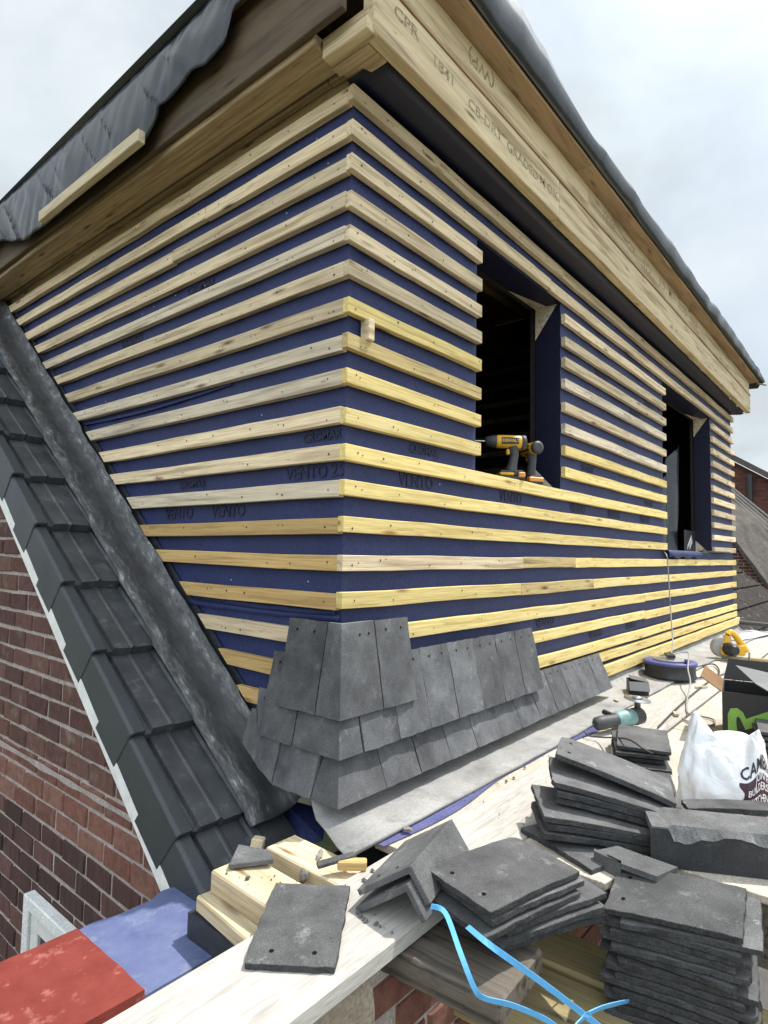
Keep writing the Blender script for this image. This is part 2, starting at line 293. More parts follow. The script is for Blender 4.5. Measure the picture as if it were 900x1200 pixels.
def thing(name, label, cat, loc=(0, 0, 0), group=None, rz=0):
    o = bpy.data.objects.new(name, None); C.objects.link(o); o.location = loc; o.rotation_euler.z = rz
    o.empty_display_size = 0.1
    return tag(o, label, cat, group)
def tag(o, label, cat, group=None):
    o['label'] = label; o['category'] = cat
    if group: o['group'] = group
    return o
def struct(o): o['kind'] = 'structure'; return o
def plc(o, loc, rot=(0, 0, 0)): o.location = loc; o.rotation_euler = rot; return o

def text_mesh(txt, size, mat, name='lettering', ext=0.0004, align='LEFT', font_shear=0, bold=0.0):
    cu = bpy.data.curves.new(name, 'FONT'); cu.body = txt; cu.size = size; cu.extrude = ext; cu.align_x = align; cu.offset = bold; cu.shear = font_shear; cu.resolution_u = 2
    to = bpy.data.objects.new(name + '_src', cu); C.objects.link(to)
    dg = bpy.context.evaluated_depsgraph_get(); dg.update()
    me = bpy.data.meshes.new_from_object(to.evaluated_get(dg)); bpy.data.objects.remove(to, do_unlink=True)
    me.name = name; me.materials.clear(); me.materials.append(mat)
    o = bpy.data.objects.new(name, me); C.objects.link(o)
    return o
def frame(ex, ey):  # rotation matrix with columns ex, ey, ex x ey
    ex = V(ex).normalized(); ey = V(ey); ey = (ey - ex * ey.dot(ex)).normalized(); ez = ex.cross(ey)
    return Matrix((ex, ey, ez)).transposed()
def put_text(txt, size, mat, parent, pos, ex, ey, name='lettering', bold=0.0, sx=1.0):
    o = text_mesh(txt, size, mat, name, bold=bold); o.parent = parent
    mm = frame(ex, ey).to_4x4(); mm.translation = V(pos) - parent.matrix_world_loc if hasattr(parent, 'matrix_world_loc') else V(pos)
    o.matrix_local = mm @ Matrix.Diagonal((sx, 1, 1, 1))
    return o

# ------------------------------------------------------------------ ground & sky
g = MB().quad((-400, -400, -5), (400, -400, -5), (400, 400, -5), (-400, 400, -5)).build('ground', M['ground']); struct(g)

W = bpy.data.worlds.new('World'); S.world = W; W.use_nodes = True
wn = W.node_tree; wn.nodes.clear()
wo = N(wn, 'ShaderNodeOutputWorld'); bg = N(wn, 'ShaderNodeBackground'); L(wn, bg.outputs[0], wo.inputs[0])
SUN = V((0.455, -0.19, 0.87)).normalized()
sky = N(wn, 'ShaderNodeTexSky', sky_type='NISHITA'); sky.sun_disc = False
sky.sun_elevation = math.asin(SUN.z); sky.sun_rotation = math.atan2(SUN.x, SUN.y)
sky.air_density = 1.0; sky.dust_density = 2.0
tc = N(wn, 'ShaderNodeTexCoord'); mp = N(wn, 'ShaderNodeMapping'); mp.inputs['Scale'].default_value = (1.0, 1.0, 1.5); L(wn, tc.outputs['Generated'], mp.inputs['Vector'])
c1 = N(wn, 'ShaderNodeTexNoise'); c1.inputs['Scale'].default_value = 2.6; c1.inputs['Detail'].default_value = 7; c1.inputs['Roughness'].default_value = 0.55; c1.inputs['Distortion'].default_value = 0.35
L(wn, mp.outputs[0], c1.inputs['Vector'])
cr = ramp(wn, [(0.22, (0.45, 0.45, 0.45)), (0.55, (1, 1, 1))]); L(wn, c1.outputs[0], cr.inputs[0])
c2 = N(wn, 'ShaderNodeTexNoise'); c2.inputs['Scale'].default_value = 3.4; c2.inputs['Detail'].default_value = 6; c2.inputs['Distortion'].default_value = 0.3
mp2 = N(wn, 'ShaderNodeMapping'); mp2.inputs['Location'].default_value = (3.1, 1.7, 0.4); mp2.inputs['Scale'].default_value = (1.0, 1.0, 1.7); L(wn, tc.outputs['Generated'], mp2.inputs['Vector'])
L(wn, mp2.outputs[0], c2.inputs['Vector'])
cc = ramp(wn, [(0.28, (4.5, 4.95, 5.25)), (0.42, (5.2, 5.8, 6.2)), (0.56, (5.8, 6.3, 6.6)), (0.72, (6.3, 6.6, 6.75))]); L(wn, c2.outputs[0], cc.inputs[0])
mx = mix(wn, cr.outputs[0], sky.outputs[0], cc.outputs[0])
def lobe(vec, power, gain):
    d = N(wn, 'ShaderNodeVectorMath', operation='DOT_PRODUCT'); L(wn, tc.outputs['Generated'], d.inputs[0]); d.inputs[1].default_value = vec
    m0 = N(wn, 'ShaderNodeMath', operation='MAXIMUM'); L(wn, d.outputs['Value'], m0.inputs[0]); m0.inputs[1].default_value = 0
    p = N(wn, 'ShaderNodeMath', operation='POWER'); L(wn, m0.outputs[0], p.inputs[0]); p.inputs[1].default_value = power
    g_ = N(wn, 'ShaderNodeMath', operation='MULTIPLY'); L(wn, p.outputs[0], g_.inputs[0]); g_.inputs[1].default_value = gain
    return g_.outputs[0]
la = lobe(tuple(SUN), 14, 2.2); lb = lobe(tuple(V((-0.66, -0.60, 0.45)).normalized()), 1.6, 1.45)   # glow added round the sun; added out-of-view fill behind the camera for shaded walls
s1 = N(wn, 'ShaderNodeMath', operation='ADD'); L(wn, la, s1.inputs[0]); L(wn, lb, s1.inputs[1])
s2 = N(wn, 'ShaderNodeMath', operation='ADD'); L(wn, s1.outputs[0], s2.inputs[0]); s2.inputs[1].default_value = 1.0
sc_ = N(wn, 'ShaderNodeVectorMath', operation='SCALE'); L(wn, mx, sc_.inputs[0]); L(wn, s2.outputs[0], sc_.inputs['Scale'])
L(wn, sc_.outputs[0], bg.inputs['Color']); bg.inputs['Strength'].default_value = 0.10

sd = bpy.data.lights.new('sun', 'SUN'); sd.energy = 3.6; sd.angle = R(0.9); sd.color = (1.0, 0.955, 0.88)
so = bpy.data.objects.new('sun', sd); C.objects.link(so); so.rotation_euler = SUN.to_track_quat('Z', 'Y').to_euler(); so.location = (0, 0, 8)

# ------------------------------------------------------------------ the dormer
LX = 5.93; W1 = (0.797, 1.624); W2 = (3.43, 4.955); GA = 0.115
zk = lambda k: -(k - 1) * GA
T = 0.025                                   # batten thickness; outer faces at y = 0 / x = 0
dormer = thing('dormer', 'large timber dormer wrapped in blue membrane and rows of horizontal battens', 'dormer', (0.0, 0.0, -2.24))
D0 = V(dormer.location)
SL = 0.805                                  # roof slope dz/dy
roofz = lambda y, z0=-2.06: z0 + SL * (y - 0.5)

def batten(x0, x1, z, mat, cheek=False, h=0.05, t=T, cut=0.0, name='batten', nails=True, y0=0.0):
    """front: along +X at y 0..t; cheek: along +Y at x 0..t.  local X = length"""
    Ln = x1 - x0; b = MB(); jz = random.uniform(-0.003, 0.003); tl = random.uniform(-0.005, 0.005); h = h + random.uniform(-0.0025, 0.002)
    n = max(2, int(Ln / 0.22)); rnd = [random.uniform(-0.002, 0.002) for _ in range(n + 1)]
    vs = []
    for i in range(n + 1):
        x = Ln * i / n; d = rnd[i]; zz = jz + tl * (i / n - 0.5)
        xb = x - (cut if i == n else 0)
        vs += [(xb, rnd[-1 - i] * 0.5, zz + d - h), (x, rnd[-1 - i] * 0.5, zz + d), (x, t, zz + d), (xb, t, zz + d - h)]
    fs = [(i * 4 + k, i * 4 + (k + 1) % 4, i * 4 + 4 + (k + 1) % 4, i * 4 + 4 + k) for i in range(n) for k in range(4)]
    fs = [tuple(reversed(f)) for f in fs] + [(0, 1, 2, 3), tuple(n * 4 + k for k in (3, 2, 1, 0))]
    b.add(vs, fs, 0)
    if nails:
        x = random.uniform(0.03, 0.06)
        while x < Ln - 0.02:
            zz = jz - h / 2 + random.uniform(-0.012, 0.012)
            b.disc((x, -0.0016, zz), random.uniform(0.0026, 0.0042), (0, -1, 0), 1)
            if random.random() < 0.3: b.disc((x + random.uniform(0.015, 0.03), -0.0016, zz + random.uniform(-0.008, 0.008)), 0.0028, (0, -1, 0), 1)
            x += random.choice([0.11, 0.2, 0.2, 0.3, 0.4]) + random.uniform(-0.03, 0.03)
    o = b.build(name, [M[mat], M['nail']], None, bevel=0.0015)
    if cheek:   # mirror so that local X -> +Y and local Y (depth) -> +X
        mw = Matrix(((0, 1, 0, 0), (1, 0, 0, x0), (0, 0, 1, z), (0, 0, 0, 1)))
        for v in o.data.vertices: v.co = (v.co.x, -v.co.y, v.co.z)
        o.data.flip_normals()
        o.rotation_euler = (0, 0, R(90)); o.location = V((0, x0, z)) - D0
    else: o.location = V((x0, y0, z)) - D0
    o.parent = dormer
    return o

for k in (1, 2):
    a = random.uniform(1.4, 2.0); c = random.uniform(3.4, 4.2)
    for p, q2 in ((0, a), (a + 0.003, c), (c + 0.003, LX)): batten(p, q2, zk(k), 'cream')
def front_mat(k, sec):
    if sec == 0: return {8: 'dirty'}.get(k, 'cream' if k <= 6 else 'yellow')
    if sec == 1: return 'yellow' if k >= 9 else ('grey_wood' if k in (6, 8) else 'cream')
    return 'cream'
for k in range(3, 11):
    batten(0, W1[0], zk(k), front_mat(k, 0)); batten(W1[1], W2[0], zk(k), front_mat(k, 1))
for k in range(3, 14): batten(W2[1], LX, zk(k), 'cream')
for k in (11, 12, 13): batten(0, W2[0], zk(k), 'yellow')
batten(0, 1.17, zk(14), 'cream'); batten(1.173, 1.75, zk(14), 'dirty'); batten(1.753, LX, zk(14), 'yellow')
batten(0, 1.15, zk(15), 'yellow'); batten(1.153, 2.0, zk(15), 'dirty'); batten(2.003, LX, zk(15), 'yellow')
for k in (16, 17): batten(0, 2.9, zk(k), 'yellow'); batten(2.903, LX, zk(k), 'yellow')
batten(0, LX, zk(18), 'yellow'); batten(0.5, LX, -2.028, 'yellow')
batten(0.5, LX + 0.07, -2.095, 'yellow', h=0.062, t=0.03, name='base_board', y0=-0.012)
YL = [3.077, 2.935, 2.79, 2.65, 2.476, 2.351, 2.185, 2.037, 1.944, 1.769, 1.619, 1.501, 1.332, 1.217, 1.077, 0.886, 0.752, 0.614, 0.501]
for k in range(1, 19):
    mt_ = 'cream' if k <= 4 else 'mould' if k == 5 else ('grey_wood' if k in (8, 9, 12) else 'cream') if k <= 12 else ('tan' if k in (13, 14, 15, 17, 18) else 'cream')
    yl = YL[k]
    if k in (1, 2, 3) :
        j = random.uniform(0.7, 1.1); batten(T, j, zk(k), mt_, True); batten(j + 0.003, yl, zk(k), mt_, True, cut=0.06)
    else: batten(T, yl, zk(k), mt_, True, cut=0.06)
batten(0.12, YL[0], zk(0) + 0.0, 'soffit', True, cut=0.06); batten(-0.005, 0.115, zk(0) - 0.012, 'soffit', True)
# small packer standing on the eighth batten
pk = MB().box((0.083, -0.012, -0.806), (0.113, 0.024, -0.736)).build('packer', M['cream'], dormer, bevel=0.002)

# membrane walls with reveals
ym = T + 0.003; wm = MB()
Z0, Z1 = -2.24, 0.02
WH = (zk(2) - 0.055, zk(11) - 0.002, zk(13) - 0.055)
def wall_grid(b, x0, x1, z0, z1):
    nx = max(1, int((x1 - x0) / 0.06)); nz = max(1, int((z1 - z0) / 0.03)); vs = []
    for i in range(nx + 1):
        for j in range(nz + 1):
            x = x0 + (x1 - x0) * i / nx; z = z0 + (z1 - z0) * j / nz
            d = 0.007 * (noise.noise(V((x * 3, z * 12, 1))) - 0.1) + 0.004 * (1 - 3 * abs(noise.noise(V((x * 6 + z * 5, z * 10, 5)))))
            ed = min(i, nx - i, j, nz - j)
            vs.append((x, ym + (max(0, d) if ed else 0), z))
    b.add(vs, [(i * (nz + 1) + j, (i + 1) * (nz + 1) + j, (i + 1) * (nz + 1) + j + 1, i * (nz + 1) + j + 1) for i in range(nx) for j in range(nz)], 0, True)
X0m = ym
for (a, b_, c, d) in ((X0m, W1[0], Z0, Z1), (W1[0], W1[1], WH[0], Z1), (W1[0], W1[1], Z0, WH[1]), (W1[1], W2[0], Z0, Z1), (W2[0], W2[1], WH[0], Z1), (W2[0], W2[1], Z0, WH[2]), (W2[1], LX - T, Z0, Z1)):
    wall_grid(wm, a, b_, c, d)
RD = 0.165   # reveal depth
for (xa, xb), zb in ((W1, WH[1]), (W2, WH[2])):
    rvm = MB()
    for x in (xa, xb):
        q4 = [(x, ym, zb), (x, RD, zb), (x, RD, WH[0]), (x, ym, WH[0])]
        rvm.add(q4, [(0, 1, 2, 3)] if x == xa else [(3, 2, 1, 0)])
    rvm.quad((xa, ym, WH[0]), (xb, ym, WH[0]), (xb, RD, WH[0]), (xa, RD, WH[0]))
    rvm.quad((xa, ym, zb), (xa, RD, zb), (xb, RD, zb), (xb, ym, zb)); rvm.build('reveal_membrane', M['membrane_shaded'], dormer)
# cheek sheets (left and right): pentagon down to the roof slope
for xs in (ym, LX - T):
    ny = 50; vs = []
    for i in range(ny + 1):
        y = ym + (3.35 - ym) * i / ny; zb = max(Z0, roofz(y) - 0.12); nz = 24
        for j in range(nz + 1):
            z = zb + (Z1 - zb) * j / nz
            d = max(0, 0.007 * noise.noise(V((y * 3, z * 12, 7))) + 0.004 * (1 - 3 * abs(noise.noise(V((y * 6 + z * 5, z * 10, 5)))))) if 0 < i else 0
            vs.append((xs + (d if xs < 1 else -d), y, z))
    fs = [(i * 25 + j, i * 25 + j + 1, (i + 1) * 25 + j + 1, (i + 1) * 25 + j) for i in range(ny) for j in range(24)]
    if xs > 1: fs = [tuple(reversed(f)) for f in fs]
    wm.add(vs, fs, 0, True)
wall = wm.build('wall_membrane', M['membrane'], dormer)

# folded-back corners of the reveals showing bare timber, lining boards behind
for (xa, xb), zb in ((W1, WH[1]), (W2, WH[2])):
    x = xb - 0.002
    for tri_, fc in (([(x, RD + 0.002, WH[0]), (x, 0.045, WH[0]), (x, RD + 0.002, WH[0] - 0.17)], (0, 1, 2)), ([(x, RD + 0.002, zb), (x, 0.05, zb), (x, RD + 0.002, zb + 0.12)], (0, 2, 1)),
                     ([(xb - 0.30, RD + 0.002, WH[0] - 0.002), (xb, RD + .002, WH[0] - 0.002), (xb, 0.10, WH[0] - 0.002)], (0, 1, 2))):
        MB().add(tri_, [fc]).build('reveal_timber', M['grey_wood'], dormer, solid=0.001)
# inner side of the walls, floor, partition with horizontal rails
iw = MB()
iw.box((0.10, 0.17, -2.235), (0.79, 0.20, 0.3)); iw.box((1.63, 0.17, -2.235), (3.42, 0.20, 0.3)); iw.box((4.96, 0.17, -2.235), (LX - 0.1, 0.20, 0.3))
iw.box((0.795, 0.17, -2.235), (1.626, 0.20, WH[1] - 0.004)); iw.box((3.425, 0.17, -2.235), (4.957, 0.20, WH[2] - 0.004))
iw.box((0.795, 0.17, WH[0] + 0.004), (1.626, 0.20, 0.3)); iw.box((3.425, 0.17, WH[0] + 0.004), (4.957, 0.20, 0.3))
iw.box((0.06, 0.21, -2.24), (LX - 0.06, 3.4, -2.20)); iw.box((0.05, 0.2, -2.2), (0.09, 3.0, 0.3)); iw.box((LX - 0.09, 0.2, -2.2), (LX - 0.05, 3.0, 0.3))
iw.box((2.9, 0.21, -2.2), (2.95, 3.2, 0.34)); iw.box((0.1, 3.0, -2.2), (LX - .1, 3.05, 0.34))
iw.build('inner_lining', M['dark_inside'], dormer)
for k in range(13):
    MB().box((2.86, 0.25, -1.5 + 0.13 * k), (2.899, 2.95, -1.462 + 0.13 * k)).build('inner_rail', M['inner_wood'], dormer)
for k in range(5): MB().box((0.12, 0.45 + 0.5 * k, 0.02), (2.85, 0.495 + 0.5 * k, 0.20)).build('ceiling_joist', M['inner_wood'], dormer)
# polythene hanging inside the second window, white-printed label at its foot
pv = []; n = 16
for i in range(n + 1):
    for j in range(n + 1):
        u = i / n; w_ = j / n
        x = 3.5 + 1.35 * (w_ * 0.25 + u * 0.75) ; z = WH[2] + 0.01 + w_ * (0.25 + 0.75 * u) * 1.05
        pv.append((x, 0.235 + 0.03 * math.sin(u * 17 + w_ * 2) + 0.05 * w_ + 0.015 * noise.noise(V((u * 6, w_ * 3, 0))), z))
MB().add(pv, [(i * (n + 1) + j, (i + 1) * (n + 1) + j, (i + 1) * (n + 1) + j + 1, i * (n + 1) + j + 1) for i in range(n) for j in range(n)], 0, True).build('window_sheet', M['black_sheet'], dormer)
mk = MB(); zc = WH[2] + 0.05
for i in (0, 1):
    s0 = V((4.63 + 0.06 * i, 0.158 - 0.004 * i, zc - 0.03 + 0.0 * i))
    mk.add([s0, s0 + V((0.16 - 0.05 * i, 0, 0.10 - 0.03 * i)), s0 + V((0.16 - 0.05 * i, 0, 0.145 - 0.03 * i)), s0 + V((0.02, 0, 0.045))], [(0, 1, 2, 3)])
bk = MB().box((4.55, 0.160, WH[2] + 0.002), (4.95, 0.1645, WH[2] + 0.20)).build('window_label', M['black'], dormer)
mk.build('mark', M['white'], bk, off=D0)
lip = []                               # loose membrane lip folded over the second sill
for i in range(13):
    x = 3.43 + 1.0 * i / 12
    for j, (dy, dz) in enumerate(((0.06, 0.004), (-0.004, 0.006), (-0.014, -0.018), (-0.012 - 0.005 * math.sin(i), -0.048 + 0.012 * math.sin(i * 1.7)))):
        lip.append((x, dy, WH[2] + dz))
MB().add(lip, [(i * 4 + j, i * 4 + j + 1, i * 4 + 5 + j, i * 4 + 4 + j) for i in range(12) for j in range(3)], 0, True).build('sill_flap', M['membrane'], dormer, solid=0.0015)
MB().box((4.42, -0.02, WH[2] + 0.004), (5.55, 0.02, WH[2] + 0.016)).build('sill_strip', M['black'], dormer)

stp = random.Random(77)
for k in range(46):
    zz = zk(stp.randint(1, 17)) - stp.uniform(0.06, 0.105)
    if k % 2: y = stp.uniform(0.06, 1.9); p_ = V((ym - 0.003, y, zz)); n_ = (-1, 0, 0); ok = zz > roofz(y) + 0.15
    else: x = stp.uniform(0.06, 5.6); p_ = V((x, ym - 0.003, zz)); n_ = (0, -1, 0); ok = not (W1[0] - .03 < x < W1[1] + .03 or W2[0] - .03 < x < W2[1] + .03)
    if ok: MB().disc(p_, 0.0032, n_, 0, 6).build('staple', M['staple'], wall, off=D0)
# printing on the membrane
def mtext(txt, size, x, z, ang=0, cheek=False):
    if cheek: o = put_text(txt, size, M['membrane_ink'], wall, V((ym - 0.0025, x, z)) - D0, (0, -1, math.tan(ang)), (0, 0, 1), 'print', bold=0.0008)
    else: o = put_text(txt, size, M['membrane_ink'], wall, V((x, ym - 0.0025, z)) - D0, (1, 0, math.tan(ang)), (0, 0, 1), 'print', bold=0.0008)
for x, k in ((0.30, 11.46), (1.0, 11.46), (1.75, 11.46), (2.3, 11.46), (2.9, 11.46)): mtext('VENTO', 0.062, x, zk(k) - 0.046)
for x, k in ((0.36, 10.44), (1.9, 9.45), (3.0, 10.45)): mtext('CROMAR', 0.042, x, zk(k) - 0.04)
mtext('VENTO 25', 0.06, 0.30, zk(11.44) - 0.046, 0, True); mtext('CROMAR', 0.042, 0.22, zk(10.44) - 0.04, 0, True)
mtext('VENTO', 0.062, 1.05, zk(12.44) - 0.046, 0, True); mtext('VENTO', 0.062, 0.72, zk(12.44) - 0.046, 0, True); mtext('CROMAR', 0.042, 0.95, zk(11.44) - 0.04, 0, True)
mtext('VENTO', 0.06, 1.5, zk(5.44) - 0.046, 0, True); mtext('CROMAR', 0.045, 0.95, zk(4.44) - 0.04, 0, True)
for x, k in ((2.1, 4.45), (2.7, 5.45), (3.0, 4.45), (2.0, 17.45), (1.35, 16.45), (2.6, 17.45)): mtext('VENTO', 0.06, x, zk(k) - 0.046)

for (ya, yb, z0_, sag, nm) in ((0.62, 2.0, zk(9) + 0.052, 0.02, 0), (0.05, 0.62, zk(16) + 0.045, 0.004, 1), (0.03, 1.0, zk(15) - 0.085, 0.006, 2)):
    vs = []; n = 30
    for i in range(n + 1):
        u = i / n; y = ya + (yb - ya) * u; zz = z0_ - sag * math.sin(u * 3.1) + 0.003 * noise.noise(V((y * 8, nm, 0)))
        vs += [(ym - 0.001, y, zz + 0.022), (ym - 0.007 - 0.003 * math.sin(u * math.pi), y, zz)]
    MB().add(vs, [(2 * i, 2 * i + 1, 2 * i + 3, 2 * i + 2) for i in range(n)], 0, True).build('membrane_lap', M['membrane'], dormer, solid=0.001)
# ---- eaves
def board(name, lo, hi, mat, bevel=0.003): return MB().box(lo, hi).build(name, M[mat], dormer, bevel=bevel)
def board_len(name, x0, x1, y0, y1, z0, z1, mat, along='x', bevel=0.003):
    """box whose object origin sits at its end so grain follows its length"""
    if along == 'x':
        o = MB().box((0, 0, 0), (x1 - x0, y1 - y0, z1 - z0)).build(name, M[mat], None, bevel=bevel); o.location = V((x0, y0, z0)) - D0
    else:
        o = MB().box((0, 0, 0), (y1 - y0, x1 - x0, z1 - z0)).build(name, M[mat], None, bevel=bevel); o.rotation_euler.z = R(90); o.location = V((x1, y0, z0)) - D0
    o.parent = dormer; return o
f1 = board_len('fascia_board', -0.088, 1.19, -0.160, -0.115, 0.030, 0.205, 'fascia'); f2 = board_len('fascia_board', 1.192, 5.90, -0.160, -0.115, 0.028, 0.203, 'fascia')
f3 = board_len('fascia_board', -0.070, 1.55, -0.152, -0.107, 0.222, 0.362, 'fascia'); f4 = board_len('fascia_board', 1.552, 4.55, -0.152, -0.107, 0.222, 0.362, 'fascia'); board_len('fascia_board', 4.552, 5.90, -0.152, -0.107, 0.222, 0.362, 'fascia')
board_len('fascia_packer', -0.075, 5.9, -0.165, -0.11, 0.206, 0.2215, 'ply_edge', bevel=0.001)
for (x0, x1) in ((-0.19, 1.40), (1.402, 3.2), (3.202, 6.0)): board_len('roof_deck', x0, x1, -0.228, 3.4, 0.363, 0.381, 'ply_edge', bevel=0.001)
# stamped marks on the two boards
def stamp(par, txt, size, x, z, up=1, y=-0.1606):
    p0 = V((x, y, z)) - D0 - V(par.location)
    put_text(txt, size, M['ink'], par, p0, (up, 0, 0), (0, 0, up), 'stamp', bold=0.0004, sx=1.25)
for txt, x, z in (('CPR', 0.0, 0.14), ('1841', 0.20, 0.115), ('CB-DRY', 0.42, 0.10), ('GRADED', 0.70, 0.095), ('M OX', 0.99, 0.10)): stamp(f1, txt, 0.055, x, z)
for txt, x in (('0032', 1.93), ('KD', 2.26), ('C16', 2.57), ('C E', 2.87), ('M', 3.03), ('DG50', 3.42), ('PW8', 3.72)): stamp(f4, txt, 0.075, x, 0.325, -1, -0.1526)
stamp(f3, '(WP)', 0.07, 0.62, 0.33, -1, -0.1526)
# blue membrane soffit (hanging, with a pale cut edge) and noggins
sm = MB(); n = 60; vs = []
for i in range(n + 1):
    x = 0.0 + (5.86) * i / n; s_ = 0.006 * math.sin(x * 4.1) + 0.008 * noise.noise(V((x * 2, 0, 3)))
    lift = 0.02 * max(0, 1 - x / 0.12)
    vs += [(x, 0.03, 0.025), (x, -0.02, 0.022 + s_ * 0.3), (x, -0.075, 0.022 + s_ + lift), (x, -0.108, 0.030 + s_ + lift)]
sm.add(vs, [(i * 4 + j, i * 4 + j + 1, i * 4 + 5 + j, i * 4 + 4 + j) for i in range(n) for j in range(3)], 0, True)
sof = sm.build('soffit_membrane', M['membrane_shaded'], dormer, solid=0.0012)
MB().add([(0.05 + 5.5 * i / 40, -0.111 - 0.002 * (j == 0), 0.031 + 0.006 * math.sin((0.05 + 5.5 * i / 40) * 4.1) + 0.008 * noise.noise(V(((0.05 + 5.5 * i / 40) * 2, 0, 3))) + 0.004 * j) for i in range(13) for j in (0, 1)], [(2 * i, 2 * i + 2, 2 * i + 3, 2 * i + 1) for i in range(12)]).build('membrane_edge', M['white'], sof, off=D0)
for k in range(8): board_len('rafter_end', 3.3 + 0.36 * k, 3.345 + 0.36 * k, -0.112, 0.0, 0.036, 0.10, 'soffit', 'y')
board_len('noggin', -0.112, -0.068, -0.156, 0.03, 0.022, 0.088, 'fascia', 'y'); 
board_len('noggin', -0.067, -0.02, -0.114, 0.04, 0.026, 0.09, 'soffit', 'y'); board_len('noggin', -0.019, 0.03, -0.114, 0.03, 0.029, 0.09, 'soffit', 'y')
# cheek-side eaves: two soffit boards, dark fascia, a batten nailed over the sheet
board_len('soffit_board', -0.075, -0.012, 0.034, 3.3, 0.058, 0.10, 'soffit', 'y'); board_len('soffit_board', -0.142, -0.077, 0.036, 3.3, 0.052, 0.095, 'soffit', 'y')
board_len('verge_board', -0.166, -0.144, -0.105, 3.3, 0.075, 0.362, 'brown_board', 'y')
board_len('sheet_batten', -0.262, -0.232, 0.86, 1.78, 0.040, 0.090, 'offcut', 'y')
board_len('wall_plate', 0.03, 0.08, 0.05, 3.2, 0.022, 0.12, 'soffit', 'y')

# ---- hung tiles at the foot of the walls
def plate(corners, nrm, t, name, mat, holes=(), jit=0.0015, par=dormer, seed=0, off=None):
    """tile from 4 corner points (tl, tr, br, bl) seen from outside, thickness t inwards; ragged tail"""
    tl, tr, br, bl = [V(c) for c in corners]; nrm = V(nrm).normalized(); nx, nz = 6, 6; rr = random.Random(seed)
    vs = []
    for j in range(nz + 1):
        for i in range(nx + 1):
            u, w_ = i / nx, j / nz
            p = (tl * (1 - u) + tr * u) * (1 - w_) + (bl * (1 - u) + br * u) * w_
            if i in (0, nx) or j in (0, nz): p = p + V((rr.uniform(-jit, jit), rr.uniform(-jit, jit), rr.uniform(-jit, jit)))
            p = p + nrm * (0.0035 * (1 - (2 * u - 1) ** 2))
            vs.append(p)
    k = (nx + 1) * (nz + 1); vs += [p - nrm * t for p in vs]
    f = []
    idx = lambda i, j: j * (nx + 1) + i
    for j in range(nz):
        for i in range(nx):
            q = (idx(i, j), idx(i, j + 1), idx(i + 1, j + 1), idx(i + 1, j)); f.append(q); f.append(tuple(k + a for a in reversed(q)))
    for i in range(nx): f += [(idx(i, 0), idx(i + 1, 0), k + idx(i + 1, 0), k + idx(i, 0)), (idx(i + 1, nz), idx(i, nz), k + idx(i, nz), k + idx(i + 1, nz))]
    for j in range(nz): f += [(idx(0, j + 1), idx(0, j), k + idx(0, j), k + idx(0, j + 1)), (idx(nx, j), idx(nx, j + 1), k + idx(nx, j + 1), k + idx(nx, j))]
    b = MB().add(vs, f, 0, False)
    for (u, w_) in holes:
        p = (tl * (1 - u) + tr * u) * (1 - w_) + (bl * (1 - u) + br * u) * w_ + nrm * (0.0035 * (1 - (2 * u - 1) ** 2) + 0.0012)
        b.disc(p, 0.0042, nrm, 1, 8)
    return b.build(name, [M[mat], M['hole']], par, off=off)
HO = ((0.27, 0.12), (0.73, 0.12))
TT = 0.012
courses = {3: (-1.693, 0.034, -1.955, 0.080), 2: (-1.804, 0.032, -2.058, 0.090), 1: (-2.005, 0.034, -2.178, 0.108)}
def fronttile(c, x0, x1, holes=HO, seed=0, dzt=0.0):
    zh, yh, zt, yt = courses[c]; s_ = random.uniform(-0.002, 0.002)
    nrm = V((0, -(zh - zt), (yt - yh))).normalized()
    plate([(x0 + s_, -yh, zh), (x1 + s_, -yh, zh), (x1 + s_, -yt, zt + dzt), (x0 + s_, -yt, zt + dzt)], nrm, TT, 'wall_tile', 'tile_hang', holes, seed=seed)
def cheektile(c, y0, y1, holes=HO, seed=0, head=None, pts=None):
    zh, xh, zt, xt = courses[c]; zh = head or zh
    nrm = V((-(zh - zt), 0, (xt - xh))).normalized()
    cs = pts or [(-xh, y1, zh), (-xh, y0, zh), (-xt, y0, zt), (-xt, y1, zt)]
    plate(cs, nrm, TT, 'wall_tile', 'tile_hang', holes, seed=seed)
def cornertile(c, fx, cy, seed):
    zh, a, zt, t = courses[c]
    b = MB(); rows = 6; vs = []
    for j in range(rows + 1):
        w_ = j / rows; z = zh + (zt - zh) * w_; o_ = a + (t - a) * w_
        for p in ((-o_, cy, z), (-o_, cy * 0.3, z), (-o_, -o_, z), (fx * 0.4, -o_ , z), (fx, -o_, z)): vs.append(V(p))
    n_ = len(vs); ins = [v + V((TT if i % 5 < 3 else 0, TT if i % 5 >= 2 else 0, 0)) for i, v in enumerate(vs)]
    f = []
    for j in range(rows):
        for i in range(4):
            q = (j * 5 + i, (j + 1) * 5 + i, (j + 1) * 5 + i + 1, j * 5 + i + 1); f.append(q); f.append(tuple(n_ + a_ for a_ in reversed(q)))
    for i in range(4):
        f.append((i, i + 1, n_ + i + 1, n_ + i)); e = rows * 5; f.append((e + i + 1, e + i, n_ + e + i, n_ + e + i + 1))
    for j in range(rows):
        f.append((j * 5, n_ + j * 5, n_ + (j + 1) * 5, (j + 1) * 5)); f.append((j * 5 + 4, (j + 1) * 5 + 4, n_ + (j + 1) * 5 + 4, n_ + j * 5 + 4))
    b.add(vs + ins, f)
    if c == 3:
        for u in (0.35, 0.72): b.disc(V((fx * u, -(a + (t - a) * 0.14) - 0.0015, zh + (zt - zh) * 0.14)), 0.0042, (0, -1, 0.1), 1, 8)
    return b.build('corner_tile', [M['tile_hang'], M['hole']], dormer, bevel=0.0012)
cornertile(3, 0.110, 0.020, 3); fronttile(3, 0.114, 0.278, seed=31); cheektile(3, 0.024, 0.190, seed=32)
